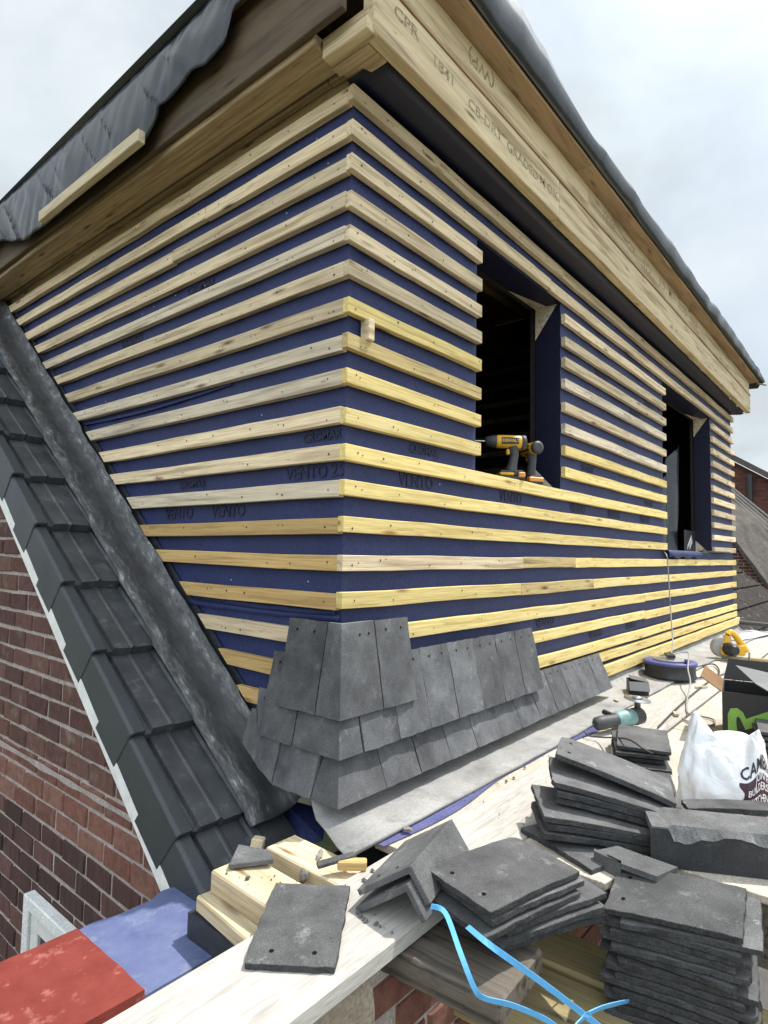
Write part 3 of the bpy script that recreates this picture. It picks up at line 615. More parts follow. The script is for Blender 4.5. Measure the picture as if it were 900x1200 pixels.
cornertile(2, 0.010, 0.105, 2)
for i in range(7): fronttile(2, 0.014 + 0.168 * i, 0.179 + 0.168 * i, seed=40 + i)
cheektile(2, 0.109, 0.262, seed=51)
cornertile(1, 0.100, 0.000, 1)
for i in range(11): fronttile(1, 0.104 + 0.171 * i, 0.271 + 0.171 * i, seed=60 + i)
zh, xh, zt, xt = courses[1]
cheektile(1, 0.004, 0.165, seed=81, head=-1.93); 
cheektile(1, 0, 0, seed=82, pts=[(-0.05, 0.31, -1.925), (-0.05, 0.17, -1.93), (-xt, 0.168, zt), (-0.085, 0.30, -2.13)])
cheektile(1, 0, 0, holes=(), seed=83, pts=[(-0.066, 0.325, -1.99), (-0.066, 0.30, -1.99), (-0.092, 0.235, -2.165), (-0.085, 0.345, -2.095)])

# ------------------------------------------------------------------ black sheet over the dormer roof
def sheet_h(x):
    t = min(1, max(0, (1.45 - x) / 0.9)); t = t * t * (3 - 2 * t)
    e = min(1, max(0, (6.0 - x) / 0.9))
    return (0.115 + 0.045 * noise.noise(V((x * 1.3, 0, 0))) + 0.008 * noise.noise(V((x * 4, 3, 0)))) * (0.45 + 0.55 * e) + 0.11 * t
b = MB(); n = 90; vs = []
for i in range(n + 1):
    x = -0.215 + 6.30 * i / n; h = sheet_h(max(x, 0)); wv = 0.012 * noise.noise(V((x * 5, 1, 0))) + 0.002 * noise.noise(V((x * 14, 2, 0)))
    xe = x + (0.03 if i == n else 0)
    fall = 1 if x < 5.9 else max(0.0, 1 - (x - 5.9) / 0.19)
    for (y, z) in ((-0.236, 0.374 - 0.010 * max(0, noise.noise(V((x * 3, 7, 0))))), (-0.254 + wv, 0.384 + h * 0.10), (-0.270 + wv * 1.5, 0.39 + h * 0.42), (-0.252 + wv * 1.4, 0.39 + h * 0.78), (-0.17, 0.39 + h + wv), (0.0, 0.39 + h * 0.8), (0.5, 0.40 + h * 0.3), (3.4, 0.40)):
        vs.append((xe, y, 0.372 + (z - 0.372) * (0.35 + 0.65 * fall)))
fs = [(i * 8 + j, (i + 1) * 8 + j, (i + 1) * 8 + j + 1, i * 8 + j + 1) for i in range(n) for j in range(7)]
b.add(vs, fs, 0, True)
# end at the right eaves corner tucks down
b.add([(6.085, -0.25, 0.40), (6.12, -0.2, 0.33), (6.115, 0.3, 0.36), (6.085, 0.3, 0.42)], [(0, 1, 2, 3)], 0, True)
# flap hanging over the cheek side (folds)
n2 = 240; rows = 14; vs = []
for i in range(n2 + 1):
    y = -0.25 + 3.6 * i / n2
    def lerp(a): 
        for (u0, d0), (u1, d1) in zip(a, a[1:]):
            if u0 <= y <= u1: return d0 + (d1 - d0) * (y - u0) / (u1 - u0)
        return a[-1][1]
    dep = lerp([(-0.25, 0.07), (0.36, 0.08), (0.40, 0.18), (0.50, 0.20), (0.62, 0.19), (0.80, 0.22), (0.92, 0.31), (1.9, 0.325), (2.1, 0.32), (2.5, 0.20), (3.4, 0.2)]) + 0.005 * noise.noise(V((y * 9, 5, 0)))
    hb = 0.015 + 0.03 * max(0, 1 - abs(y - 0.2) / 0.8)
    for j in range(rows):
        w_ = j / (rows - 1)
        def rid(a, bb, sd): return 1 - 2 * abs(noise.noise(V((a, bb, sd))))
        fold = 0.022 * w_ ** 0.6 * (max(0, rid(y * 6 + w_ * 1.8, w_ * 0.5, 2)) ** 5) + 0.004 * noise.noise(V((y * 17 - w_ * 2.2, w_ * 1.3, 6))) + 0.012 * noise.noise(V((y * 2.3, w_ * 1.5, 8)))
        base = -0.206 - 0.012 * math.sin(w_ * math.pi)
        if 0.85 < y < 1.9: fold = max(-0.004, min(0.010, fold)) if w_ > 0.6 else fold * 0.8
        px_, pz = base - fold * 0.9, 0.392 + hb * (1 - w_) - dep * w_
        vs.append((px_, y, pz))
b.add(vs, [(i * rows + j, (i + 1) * rows + j, (i + 1) * rows + j + 1, i * rows + j + 1) for i in range(n2) for j in range(rows - 1)], 0, True)
sheet = b.build('roof_sheet', M['black_sheet'], None, off=V((0, 0, 0.39)), solid=0.0012)
tag(sheet, 'black polythene sheet draped over the dormer roof, hanging in folds at the left', 'plastic sheet')
rod = MB().tube([(6.05, -0.2, 0.372), (6.2, -0.26, 0.378)], 0.012, 8).build('metal_rod', M['metal'], None, off=V((6.05, -0.2, 0.37)))
tag(rod, 'short pale metal rod poking out at the far right eaves corner', 'rod')

# ------------------------------------------------------------------ the house: gable wall, main roof, flashings
house = thing('brick_house', 'brick house whose gable wall and grey tiled roof carry the blue dormer', 'house', (0.2, 0.6, -5.0))
H0 = V(house.location)
def bricks(b, u0, u1, z0, z1, fn, clip, tone, mi, seed, bw=0.215, bh=0.065, j=0.010, t=0.006):
    rr = random.Random(seed); k = 0; z = z0
    while z < z1:
        u = u0 - (0.1125 if k % 2 else 0)
        while u < u1:
            a, c = u, u + bw
            if clip(a, z, c, z + bh):
                d = rr.uniform(-0.002, 0.003); e = [rr.uniform(-0.003, 0.003) for _ in range(8)]
                o = len(b.v)
                pts = [fn(a + e[0], z + e[1], 0), fn(c + e[2], z + e[3], 0), fn(c + e[4], z + bh + e[5], 0), fn(a + e[6], z + bh + e[7], 0)]
                tp = [fn(a + e[0] + .003, z + e[1] + .003, t + d), fn(c + e[2] - .003, z + e[3] + .003, t + d), fn(c + e[4] - .003, z + bh + e[5] - .003, t + d), fn(a + e[6] + .003, z + bh + e[7] - .003, t + d)]
                b.add(pts + tp, [(4, 5, 6, 7), (0, 1, 5, 4), (1, 2, 6, 5), (2, 3, 7, 6), (3, 0, 4, 7)], mi(z))
                tone += [rr.random()] * 8
            u += bw + j
        z += bh + j; k += 1
def brick_part(name, b, tones, mats, par):
    o = b.build(name, mats, par)
    at = o.data.attributes.new('tone', 'FLOAT', 'POINT')
    for i in range(len(o.data.vertices)): at.data[i].value = tones[i] if i < len(tones) else 0.5
    return o
GX = -0.346
b = MB(); tn = []
und = lambda y: roofz(y) - 0.10
bricks(b, 0.10, 4.2, -3.62, 1.0, lambda u, z, d: V((GX - d, u, z)), lambda a, z, c, z1: z1 < und(a) + 0.03, tn, lambda z: 0 if z > -2.30 else (1 if z > -2.54 else 2), 3, bw=0.166, bh=0.062, j=0.013)
nb = len(b.v); tn += [0.5] * 0
b.add([(GX, 0.06, -5), (GX, 4.2, -5), (GX, 4.2, und(4.2) - 0.005), (GX, 0.06, und(0.06) - 0.005)], [(3, 2, 1, 0)], 3)
# smeared mortar band above the red courses
for zc, hh in ((-2.30, 0.014),):
    n = 40; vs = []
    for i in range(n + 1):
        y = 0.40 + 2.0 * i / n; w_ = hh * (1 + 0.9 * noise.noise(V((y * 6, zc, 0))))
        vs += [(GX - 0.0085, y, zc - w_), (GX - 0.0105, y, zc + w_ * 0.6)]
    b.add(vs, [(2 * i, 2 * i + 1, 2 * i + 3, 2 * i + 2) for i in range(n)], 3)
brick_part('gable_wall', b, tn, [M['brick_dark'], M['brick_red'], M['brick_rustic'], M['mortar']], house)

# roof slope frame: s = distance up the slope from y = 0.5, perpendicular height h
cs, sn = 1 / math.sqrt(1 + SL * SL), SL / math.sqrt(1 + SL * SL)
def onroof(x, y, h, z0=-2.06): return V((x, y - h * sn, z0 + SL * (y - 0.5) + h * cs))
nose_y = [-0.024 + 0.27 * k for k in range(14)]
PAN = [(-0.345, 0.0), (-0.325, 0.0), (-0.320, -0.014), (-0.300, -0.014), (-0.296, 0.0), (-0.240, 0.001), (-0.234, 0.005), (-0.226, 0.005), (-0.220, 0.0), (-0.150, 0.0), (-0.142, 0.008), (-0.120, 0.008), (-0.112, 0.0), (0.0, 0.0)]
for k, yn in enumerate(nose_y):
    if yn > 3.3: break
    b = MB(); rr = random.Random(k); ny = 6; top = []; bot = []
    up = 0.345
    for j in range(ny + 1):
        y = yn + up * j / ny; lift = -0.047 * (j / ny)
        for i, (x, h) in enumerate(PAN):
            w_ = 0.0016 * noise.noise(V((x * 40, y * 12, k)))
            dx = rr.uniform(-.004, .004) if j == 0 else 0
            top.append(onroof(x + (0.0 if i < 2 else 0), y + dx, h + lift + w_)); bot.append(onroof(x, y + dx, h + lift - 0.034))
    m_ = len(PAN); k0 = len(top); f = []
    for j in range(ny):
        for i in range(m_ - 1):
            q = (j * m_ + i, j * m_ + i + 1, (j + 1) * m_ + i + 1, (j + 1) * m_ + i); f.append(q)
    for i in range(m_ - 1): f.append((i + 1, i, k0 + i, k0 + i + 1))
    for j in range(ny): f.append((j * m_, (j + 1) * m_, k0 + (j + 1) * m_, k0 + j * m_)); f.append(((j + 1) * m_ - 1, k0 + (j + 1) * m_ - 1, k0 + (j + 2) * m_ - 1, (j + 2) * m_ - 1))
    b.add(top + bot, f, 0)
    b.build('roof_tile', M['roof_tile'], house)
    # cloaked verge cap: narrow top strip plus a deep outer flange, end cut square to the slope
    b = MB(); y1 = yn + 0.335
    def vc(x, y, h): return onroof(x, y, h)
    e = 0.0
    pr = [(-0.325, 0.010), (-0.366, 0.010), (-0.374, 0.002), (-0.374, -0.150), (-0.363, -0.150), (-0.363, -0.006), (-0.325, -0.006)]
    a_ = [vc(x, yn - 0.004, h) for x, h in pr]; c_ = [vc(x + (0.004 if i in (1, 2, 3) else 0), y1, h - 0.030) for i, (x, h) in enumerate(pr)]
    n_ = len(pr); b.add(a_ + c_, [tuple(range(n_)), tuple(range(2 * n_ - 1, n_ - 1, -1))] + [(i, n_ + i, n_ + (i + 1) % n_, (i + 1) % n_) for i in range(n_)])
    # bottom corner of the flange is swept back
    b.build('verge_tile', M['verge'], house, bevel=0.004, seg=2)
# white barge trim on the wall under the flange
b = MB(); pr = [(-0.3725, -0.127), (-0.3475, -0.127), (-0.3475, -0.173), (-0.3725, -0.173)]
a_ = [onroof(x, 0.03, h - 0.0) for x, h in pr]; c_ = [onroof(x, 3.6, h) for x, h in pr]
b.add(a_ + c_, [(0, 1, 2, 3), (7, 6, 5, 4)] + [(i, 4 + i, 4 + (i + 1) % 4, (i + 1) % 4) for i in range(4)])
b.build('barge_trim', M['white'], house)
# underlay board under the tiles
MB().add([onroof(-0.345, 0.0, -0.06), onroof(0.03, 0.0, -0.06), onroof(0.03, 4.4, -0.06), onroof(-0.345, 4.4, -0.06), onroof(-0.345, 0.0, -0.09), onroof(0.03, 0.0, -0.09), onroof(0.03, 4.4, -0.09), onroof(-0.345, 4.4, -0.09)], [(0, 1, 2, 3), (7, 6, 5, 4), (0, 4, 5, 1), (1, 5, 6, 2), (2, 6, 7, 3), (3, 7, 4, 0)]).build('roof_underlay', M['dark_strip'], house)
# lead soaker: dressed over the tiles, dipping, then up the cheek
ny = 130; vs = []; prof = [(-0.160, 0.016), (-0.146, 0.019), (-0.118, 0.020), (-0.085, 0.014), (-0.050, 0.016), (-0.022, 0.026), (-0.008, 0.045), (-0.004, 0.085)]
for i in range(ny + 1):
    y = 0.20 + 3.15 * i / ny
    ph = ((y - nose_y[0]) % 0.27) / 0.27; st = -0.020 * ph + 0.010
    for j, (x, h) in enumerate(prof):
        w_ = 0.0025 * noise.noise(V((x * 20, y * 6, 2))) + 0.0025 * noise.noise(V((x * 60, y * 26, 8)))
        ed = 0.003 * noise.noise(V((y * 6, j, 3))) if j in (0,) else 0
        hh = h + (st if j < 4 else st * 0.4) + w_ + (0.005 * noise.noise(V((y * 7, 3, 3))) if j == 7 else 0)
        vs.append(onroof(x + ed - 0, y, hh))
m_ = len(prof)
b = MB().add(vs, [(i * m_ + j, i * m_ + j + 1, (i + 1) * m_ + j + 1, (i + 1) * m_ + j) for i in range(ny) for j in range(m_ - 1)], 0, True)
lf = b.build('lead_flashing', M['chalky_lead'], house, solid=0.003)
at = lf.data.attributes.new('chalk', 'FLOAT', 'POINT')
for i in range(len(lf.data.vertices)): at.data[i].value = (0.5, 0.95, 0.75, 0.2, 0.0, 0.35, 0.95, 0.7)[i % 8]
# dark strip of damp membrane on the cheek above the lead
vs = []
for i in range(61):
    y = 0.25 + 3.0 * i / 60
    vs += [V((ym - 0.004, y, roofz(y) - 0.03)), V((ym - 0.0055, y, roofz(y) + 0.125 + 0.012 * noise.noise(V((y * 5, 0, 0)))))]
MB().add(vs, [(2 * i, 2 * i + 1, 2 * i + 3, 2 * i + 2) for i in range(60)]).build('cheek_strip', M['dark_strip'], house)
# main roof right of the dormer, running on to the far verge
b = MB(); nc = 20; x0, x1 = LX + 0.03, 11.45; rib = 0.15
nx = int((x1 - x0) / (rib / 3))
for k in range(nc):
    ya = -0.45 + 0.27 * k; vs = []
    for j, (yy, hh) in enumerate(((ya, -0.02), (ya, 0.02), (ya + 0.30, -0.012))):
        for i in range(nx + 1):
            x = x0 + (x1 - x0) * i / nx; r_ = (0.012, 0.0, 0.004)[i % 3]
            vs.append(onroof(x, yy, hh + r_))
    m_ = nx + 1; b.add(vs, [(j * m_ + i, j * m_ + i + 1, (j + 1) * m_ + i + 1, (j + 1) * m_ + i) for j in range(2) for i in range(nx)])
b.build('roof_slope', M['lichen_roof'], house)
b = MB()
for k in range(nc):
    ya = -0.45 + 0.27 * k
    pp = [onroof(11.45, ya - 0.01, 0.034), onroof(11.50, ya - 0.01, 0.034), onroof(11.50, ya + 0.285, 0.012), onroof(11.45, ya + 0.285, 0.012)]
    b.prism(pp, V((0, 0, -0.12)))
b.build('far_verge', M['grey_tiles'], house)
# front wall under the board
b = MB(); tn = []
fx0, fx1 = -0.62, 6.3; FY = -0.452
bricks(b, fx0, 1.6, -3.62, -2.36, lambda u, z, d: V((u, FY - d, z)), lambda a, z, c, z1: a > -0.40, tn, lambda z: 0, 9)
b.add([(-0.61, FY, -5), (fx1, FY, -5), (fx1, FY, -2.283), (-0.61, FY, -2.283)], [(0, 1, 2, 3)], 1)
b.add([(-0.61, FY, -5), (-0.61, FY, -2.283), (-0.61, -0.31, -2.283), (-0.61, -0.31, -5)], [(0, 1, 2, 3)], 1)
b.add([(-0.61, FY, -2.284), (fx1, FY, -2.284), (fx1, -0.31, -2.284), (-0.61, -0.31, -2.284)], [(0, 1, 2, 3)], 1)
brick_part('front_wall', b, tn, [M['brick_red'], M['mortar']], house)
# rough pale mortar patch at the wall end
vs = []; nn_ = 14
for i in range(nn_ + 1):
    for j in range(nn_ + 1):
        x = -0.605 + (0.225 + 0.02 * noise.noise(V((j * 0.6, 0, 0)))) * i / nn_; z = -2.62 + 0.345 * j / nn_
        vs.append((x, FY - 0.012 - 0.018 * (0.5 + noise.noise(V((x * 14, z * 14, 0)))), z))
MB().add(vs, [(i * (nn_ + 1) + j, (i + 1) * (nn_ + 1) + j, (i + 1) * (nn_ + 1) + j + 1, i * (nn_ + 1) + j + 1) for i in range(nn_) for j in range(nn_)], 0, True).build('mortar_patch', mottled('sandy_render', (0.34, 0.28, 0.22), (0.46, 0.39, 0.32), 12, rough=0.95, fine=120), house)
# lead apron in front of the hung tiles, on a tilting board
n = 60; vs = []
for i in range(n + 1):
    x = -0.10 + 6.1 * i / n
    for j, (y, z) in enumerate(((0.02, -2.165), (-0.004, -2.20), (-0.03, -2.222), (-0.10, -2.226), (-0.17, -2.229), (-0.225, -2.230), (-0.228, -2.238))):
        vs.append((x - (0.10 * (-y) / 0.228 if i == 0 else 0), y + (0.006 * noise.noise(V((x * 4, 0, 1))) if j > 3 else 0), z + 0.004 * noise.noise(V((x * 7, y * 20, 0)))))
MB().add(vs, [(i * 7 + j, i * 7 + j + 1, (i + 1) * 7 + j + 1, (i + 1) * 7 + j) for i in range(n) for j in range(6)], 0, True).build('lead_apron', M['lead_apron'], house, solid=0.003)
MB().box((-0.06, -0.300, -2.264), (6.0, -0.20, -2.2425)).build('packing_board', M['deck'], house)
# blue underlay strip peeping out along the apron
n = 40; vs = []
for i in range(n + 1):
    x = -0.08 + 1.75 * i / n; wv = 0.012 * noise.noise(V((x * 3, 4, 4)))
    wd = 0.042 * (math.exp(-((x - 0.18) / 0.24) ** 2) + 0.9 * math.exp(-((x - 1.38) / 0.22) ** 2)) - 0.003
    vs += [(x, -0.215, -2.2390), (x, -0.234 - wd + wv, -2.2385)]
MB().add(vs, [(2 * i, 2 * i + 1, 2 * i + 3, 2 * i + 2) for i in range(n)]).build('underlay_strip', M['strip_blue'], house)
# valley pocket between the slope and the deck: dark tray and a torn blue scrap
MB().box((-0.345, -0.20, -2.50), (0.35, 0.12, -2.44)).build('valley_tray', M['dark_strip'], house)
p = [atz(330, 935, -2.30), atz(385, 950, -2.32), atz(378, 985, -2.36), atz(352, 992, -2.38), atz(328, 980, -2.38)]
MB().add(p + [sum(p, V()) / 5 + V((0, 0, 0.015))], [(0, 5, 4), (0, 1, 5), (1, 2, 5), (2, 3, 5), (3, 4, 5)]).build('membrane_scrap', M['membrane'], house, solid=0.002)
# window in the gable wall below
wf = thing('gable_window', 'old white framed window low in the brick gable, its top corner showing', 'window', (GX, 0.9, -3.9))
b = MB(); y0, y1, zt_ = 0.42, 1.19, -2.745
for lo, hi in (((y1 - 0.045, -3.8), (y1, zt_)), ((y0, zt_ - 0.045), (y1 - 0.046, zt_)), ((y0, -3.8), (y0 + 0.045, zt_ - 0.046))):
    b.box((GX - 0.045, lo[0], lo[1]), (GX - 0.005, hi[0], hi[1]))
fr = b.build('frame', mottled('flaking_white_paint', (0.66, 0.68, 0.67), (0.80, 0.81, 0.80), 12, spots=(0.12, 0.10, 0.09), spot_scale=26, spot_lim=(0.63, 0.70), rough=0.7), wf, bevel=0.004)
b = MB()
for lo, hi in (((y1 - 0.108, -3.75), (y1 - 0.051, zt_ - 0.051)), ((y0 + 0.066, zt_ - 0.105), (y1 - 0.109, zt_ - 0.051))): b.box((GX - 0.034, lo[0], lo[1]), (GX - 0.004, hi[0], hi[1]))
b.build('sash', M['white'], wf, bevel=0.003)
MB().box((GX - 0.022, y0 + 0.07, -3.75), (GX - 0.016, y1 - 0.110, zt_ - 0.107)).build('pane', M['glass_dark'], wf)

# ------------------------------------------------------------------ parapet with felt
cop = thing('parapet', 'low parapet topped with red and blue mineral felt against the gable', 'parapet', (-0.8, 0.08, -5.0))
b = MB().box((-1.9, -0.055, -5), (-0.37, 0.21, -2.44)); b.build('wall', M['mortar'], cop)
def felt(name, x0, x1, mat, dz, seed, ragged_end=False, slant=0.0):
    n, m_ = 26, 12; vs = []
    for i in range(n + 1):
        for j in range(m_ + 1):
            u, w_ = i / n, j / m_
            y = -0.068 + 0.305 * max(0.0, (w_ - 1 / m_)) * m_ / (m_ - 1); x = x0 + (x1 - x0) * u + slant * w_
            if i in (0, n): x += 0.004 * noise.noise(V((y * 16, seed, 0)))
            if j == m_: y += 0.02 * noise.noise(V((x * 12, seed, 3))) + (0.018 * max(0, math.sin(u * 9)) if ragged_end else 0)
            z = -2.402 + dz + 0.0010 * noise.noise(V((x * 6, y * 7, seed))) - (0.0 if w_ > 0.02 else 0.035)
            vs.append((x, y if w_ > 0.02 else -0.0695, z))
    return MB().add(vs, [(i * (m_ + 1) + j, (i + 1) * (m_ + 1) + j, (i + 1) * (m_ + 1) + j + 1, i * (m_ + 1) + j + 1) for i in range(n) for j in range(m_)], 0, False).build(name, M[mat], cop, solid=0.006)
felt('blue_felt', -0.655, -0.355, 'blue_felt', 0.0, 2, True)
felt('red_felt', -1.9, -0.632, 'red_felt', 0.012, 5)
MB().box((-1.9, -0.05, -2.45), (-0.36, 0.205, -2.412)).build('capping', M['bearer'], cop)

# ------------------------------------------------------------------ boards and timbers
def plank(name, label, cat, length, w, t, mat, loc, rot, group=None, bevel=0.004, jag=0.0, seed=0):
    """origin at the base of one end; local X along, Y across, Z up"""
    b = MB(); n = 12; rr = random.Random(seed); vs = []
    for i in range(n + 1):
        x = length * i / n; e = lambda: rr.uniform(-jag, jag)
        vs += [(x, 0 + e(), 0), (x, w + e(), 0), (x, w + e(), t + e() * .3), (x, 0 + e(), t + e() * .3)]
    f = [(i * 4 + k, i * 4 + 4 + k, i * 4 + 4 + (k + 1) % 4, i * 4 + (k + 1) % 4) for i in range(n) for k in range(4)]
    f += [(0, 1, 2, 3), tuple(n * 4 + k for k in (3, 2, 1, 0))]
    f = [tuple(reversed(q)) for q in f]
    o = b.add(vs, f).build(name, M[mat], None, bevel=bevel)
    plc(o, loc, rot); return tag(o, label, cat, group)
plank('plank', 'long pale dusty plank running along the wall top beneath the loose roof tile', 'plank', 7.2, 0.225, 0.038, 'white_board', (-1.12, -0.512, -2.279), (0, 0, R(0.6)), jag=0.0008, bevel=0.004)
b = MB(); poly = [(0.13, -0.492), (6.25, -0.42), (6.25, -1.5), (0.30, -1.5), (0.30, -0.76), (0.13, -0.73)]
# deck sheets: three plywood panels with open joints
def sheet_ply(pts, label, z=-2.24):
    o = MB().prism([V((x, y, z - 0.018)) for x, y in pts], V((0, 0, 0.018))).build('plywood_sheet', M['deck'], None, off=V((*pts[0], z - 0.018)), bevel=0.0015)
    tag(o, label, 'plywood sheet', 'plywood sheets decking the flat roof'); return o
sheet_ply([(0.13, -0.74), (0.32, -0.78), (0.32, -1.6), (1.62, -1.6), (1.62, -0.500), (0.13, -0.502)], 'dusty plywood sheet under the leaning dark tile stack and the white bag')
sheet_ply([(1.626, -1.6), (3.35, -1.6), (3.35, -0.485), (1.626, -0.499)], 'plywood sheet in the middle of the flat roof, under the black box')
sheet_ply([(3.356, -1.6), (6.2, -1.6), (6.2, -0.46), (3.356, -0.484)], 'cleaner plywood sheet at the far end beside the circular saw')
b = MB().box((0.36, -1.62, -2.42), (6.2, -0.47, -2.262)); o = b.build('roof_joists', M['old_board'], house)
plank('old_plank', 'dark weathered short plank end jutting out over the brickwork below the tile stacks', 'plank', 0.30, 0.20, 0.055, 'old_board', (-0.34, -0.42, -2.337), (0, 0, R(-87)), jag=0.003, bevel=0.006, seed=3).location = (-0.335, -0.415, -2.337)
plank('timber_bearer', 'yellow-grey timber bearer with a sunlit patch, nearest below the tile stacks', 'timber', 1.3, 0.17, 0.09, 'bearer', (-0.055, -0.45, -2.56), (0, 0, R(-86)), group='timber bearers under the right hand tile stack', bevel=0.008).location = (-0.075, -0.45, -2.56)
plank('timber_bearer', 'second timber bearer, half hidden behind the first in the gap between stacks', 'timber', 1.3, 0.15, 0.09, 'bearer', (0.13, -0.45, -2.555), (0, 0, R(-86)), group='timber bearers under the right hand tile stack', bevel=0.008).location = (0.105, -0.45, -2.555)

plank('timber_offcut', 'pale timber offcut lowest of the three by the blue felt', 'offcut', 0.36, 0.095, 0.036, 'offcut', (-0.53, 0.035, -2.34), (0, 0, R(-96)), 'pale timber offcuts beside the parapet', seed=5).location = (-0.460, 0.015, -2.338)
plank('timber_offcut', 'thick pale timber offcut resting on top of the lower one', 'offcut', 0.42, 0.115, 0.052, 'offcut', (-0.44, 0.02, -2.301), (0, 0, R(-92)), 'pale timber offcuts beside the parapet', seed=6).location = (-0.432, 0.00, -2.3015)
plank('timber_offcut', 'pale timber offcut lying nearest the roof valley', 'offcut', 0.36, 0.10, 0.045, 'offcut', (-0.24, 0.01, -2.295), (0, 0, R(-91)), 'pale timber offcuts beside the parapet', seed=7).location = (-0.265, 0.0, -2.298)
o = MB().box((-0.02, -0.016, 0), (0.022, 0.016, 0.045)).build('wood_chip', M['offcut'], None, bevel=0.003); plc(o, (-0.253, 0.055, -2.298), (R(8), R(12), R(40))); tag(o, 'small broken wood block standing behind the offcuts', 'wood block')
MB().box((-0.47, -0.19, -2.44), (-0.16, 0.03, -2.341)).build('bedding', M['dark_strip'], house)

# ------------------------------------------------------------------ loose concrete tiles
def tile_mesh(Lx=0.265, Ly=0.165, t=0.012, seed=0, holes=True, camber=0.004, crop=None):
    rr = random.Random(seed); nx, ny = 14, 9; vs = []
    for j in range(ny + 1):
        for i in range(nx + 1):
            u, w_ = i / nx, j / ny; x = (u - .5) * Lx; y = (w_ - .5) * Ly
            if i in (0, nx): x += rr.uniform(-.0016, .0016)
            if j in (0, ny): y += rr.uniform(-.0016, .0016)
            if (i in (0, nx)) and (j in (0, ny)): x *= 0.993; y *= 0.988
            z = camber * (1 - (2 * u - 1) ** 2) + 0.0007 * noise.noise(V((x * 60, y * 60, seed)))
            vs.append((x, y, z))
    for cx_, cy_ in ((0, 0), (nx, 0), (0, ny), (nx, ny)):
        if rr.random() < 0.30:
            r_ = rr.uniform(0.006, 0.019); c0 = V(vs[cy_ * (nx + 1) + cx_])
            for q_ in range(len(vs)):
                d_ = (V(vs[q_]) - c0).length
                if d_ < r_: 
                    p_ = V(vs[q_]); to = V((0, 0, p_.z)) - p_; vs[q_] = tuple(p_ + to.normalized() * (r_ - d_) * rr.uniform(0.25, 0.45) - V((0, 0, 0.002 * (1 - d_ / r_))))
    k = len(vs); vs += [(x + rr.uniform(-.0007, .0007), y + rr.uniform(-.0007, .0007), z - t) for x, y, z in vs]
    idx = lambda i, j: j * (nx + 1) + i; f = []
    for j in range(ny):
        for i in range(nx):
            q = (idx(i, j), idx(i + 1, j), idx(i + 1, j + 1), idx(i, j + 1)); f += [q, tuple(k + a for a in reversed(q))]
    for i in range(nx): f += [(idx(i + 1, 0), idx(i, 0), k + idx(i, 0), k + idx(i + 1, 0)), (idx(i, ny), idx(i + 1, ny), k + idx(i + 1, ny), k + idx(i, ny))]
    for j in range(ny): f += [(idx(0, j), idx(0, j + 1), k + idx(0, j + 1), k + idx(0, j)), (idx(nx, j + 1), idx(nx, j), k + idx(nx, j), k + idx(nx, j + 1))]
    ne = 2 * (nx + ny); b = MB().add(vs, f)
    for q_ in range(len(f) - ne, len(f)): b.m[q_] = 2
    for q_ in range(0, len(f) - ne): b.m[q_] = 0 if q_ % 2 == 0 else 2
    if holes:
        for s_ in (-1, 1): b.disc((-Lx * 0.5 + 0.033, s_ * Ly * 0.24, camber * 0.45 + 0.0012), 0.0048, (0, 0, 1), 1, 8)
    return b
def rot_tilt(yaw, tx, ty):
    r = V((R(tx), R(ty), 0)); a = r.length
    return (Matrix.Rotation(a, 3, r.normalized()) if a > 1e-6 else Matrix.Identity(3)) @ Matrix.Rotation(R(yaw), 3, 'Z')
def loose_tile(label, c, yaw, tx=0, ty=0, size=(0.265, 0.165), group=None, seed=0, holes=True, t=0.012, mat='tile', name='concrete_tile', camber=0.004):
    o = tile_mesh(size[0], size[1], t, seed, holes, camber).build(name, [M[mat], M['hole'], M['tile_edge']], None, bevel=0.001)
    mm = rot_tilt(yaw, tx, ty).to_4x4(); mm.translation = V(c) - mm.to_3x3() @ V((0, 0, camber * 0.6)); o.matrix_world = mm
    return tag(o, label, 'roof tile', group)
ORD = ['topmost', 'second', 'third', 'fourth', 'fifth', 'sixth', 'seventh', 'eighth', 'ninth', 'tenth', 'eleventh', 'twelfth', 'thirteenth', 'fourteenth', 'fifteenth']
loose_tile('single dark concrete tile lying alone on the pale plank, two nail holes towards the viewer', (-0.447, -0.338, -2.226), 37.5, 0, 0, (0.270, 0.168), seed=1, camber=0.003)

# right hand stack (nail holes at the far left end of its top tile)
n = 15
for k in range(n):
    dz = 0.0165 * k; rr = random.Random(100 + k)
    c = V((0.142, -0.883, -2.222)) + V((0.004 * (k % 2), (-0.022 if k % 2 else 0.0) - (0.016 if k == 1 else 0) + rr.uniform(-.008, .008), -dz))
    c.x += 0.002 * k * 0.3 + rr.uniform(-.004, .004)
    damp = max(0.25, 1 - k / 12)
    lab = ('dark roof tile topmost on the tall neat stack at the bottom right, two nail holes' if k == 0 else 'dark roof tile, %s from the top of the tall neat stack at bottom right' % ORD[k])
    loose_tile(lab, c, -84.5 + rr.uniform(-2.5, 2.5) + (2 if k % 2 else 0), -5.0 * damp, -9.5 * damp, group='roof tiles in the tall neat stack', seed=200 + k, holes=(k == 0))
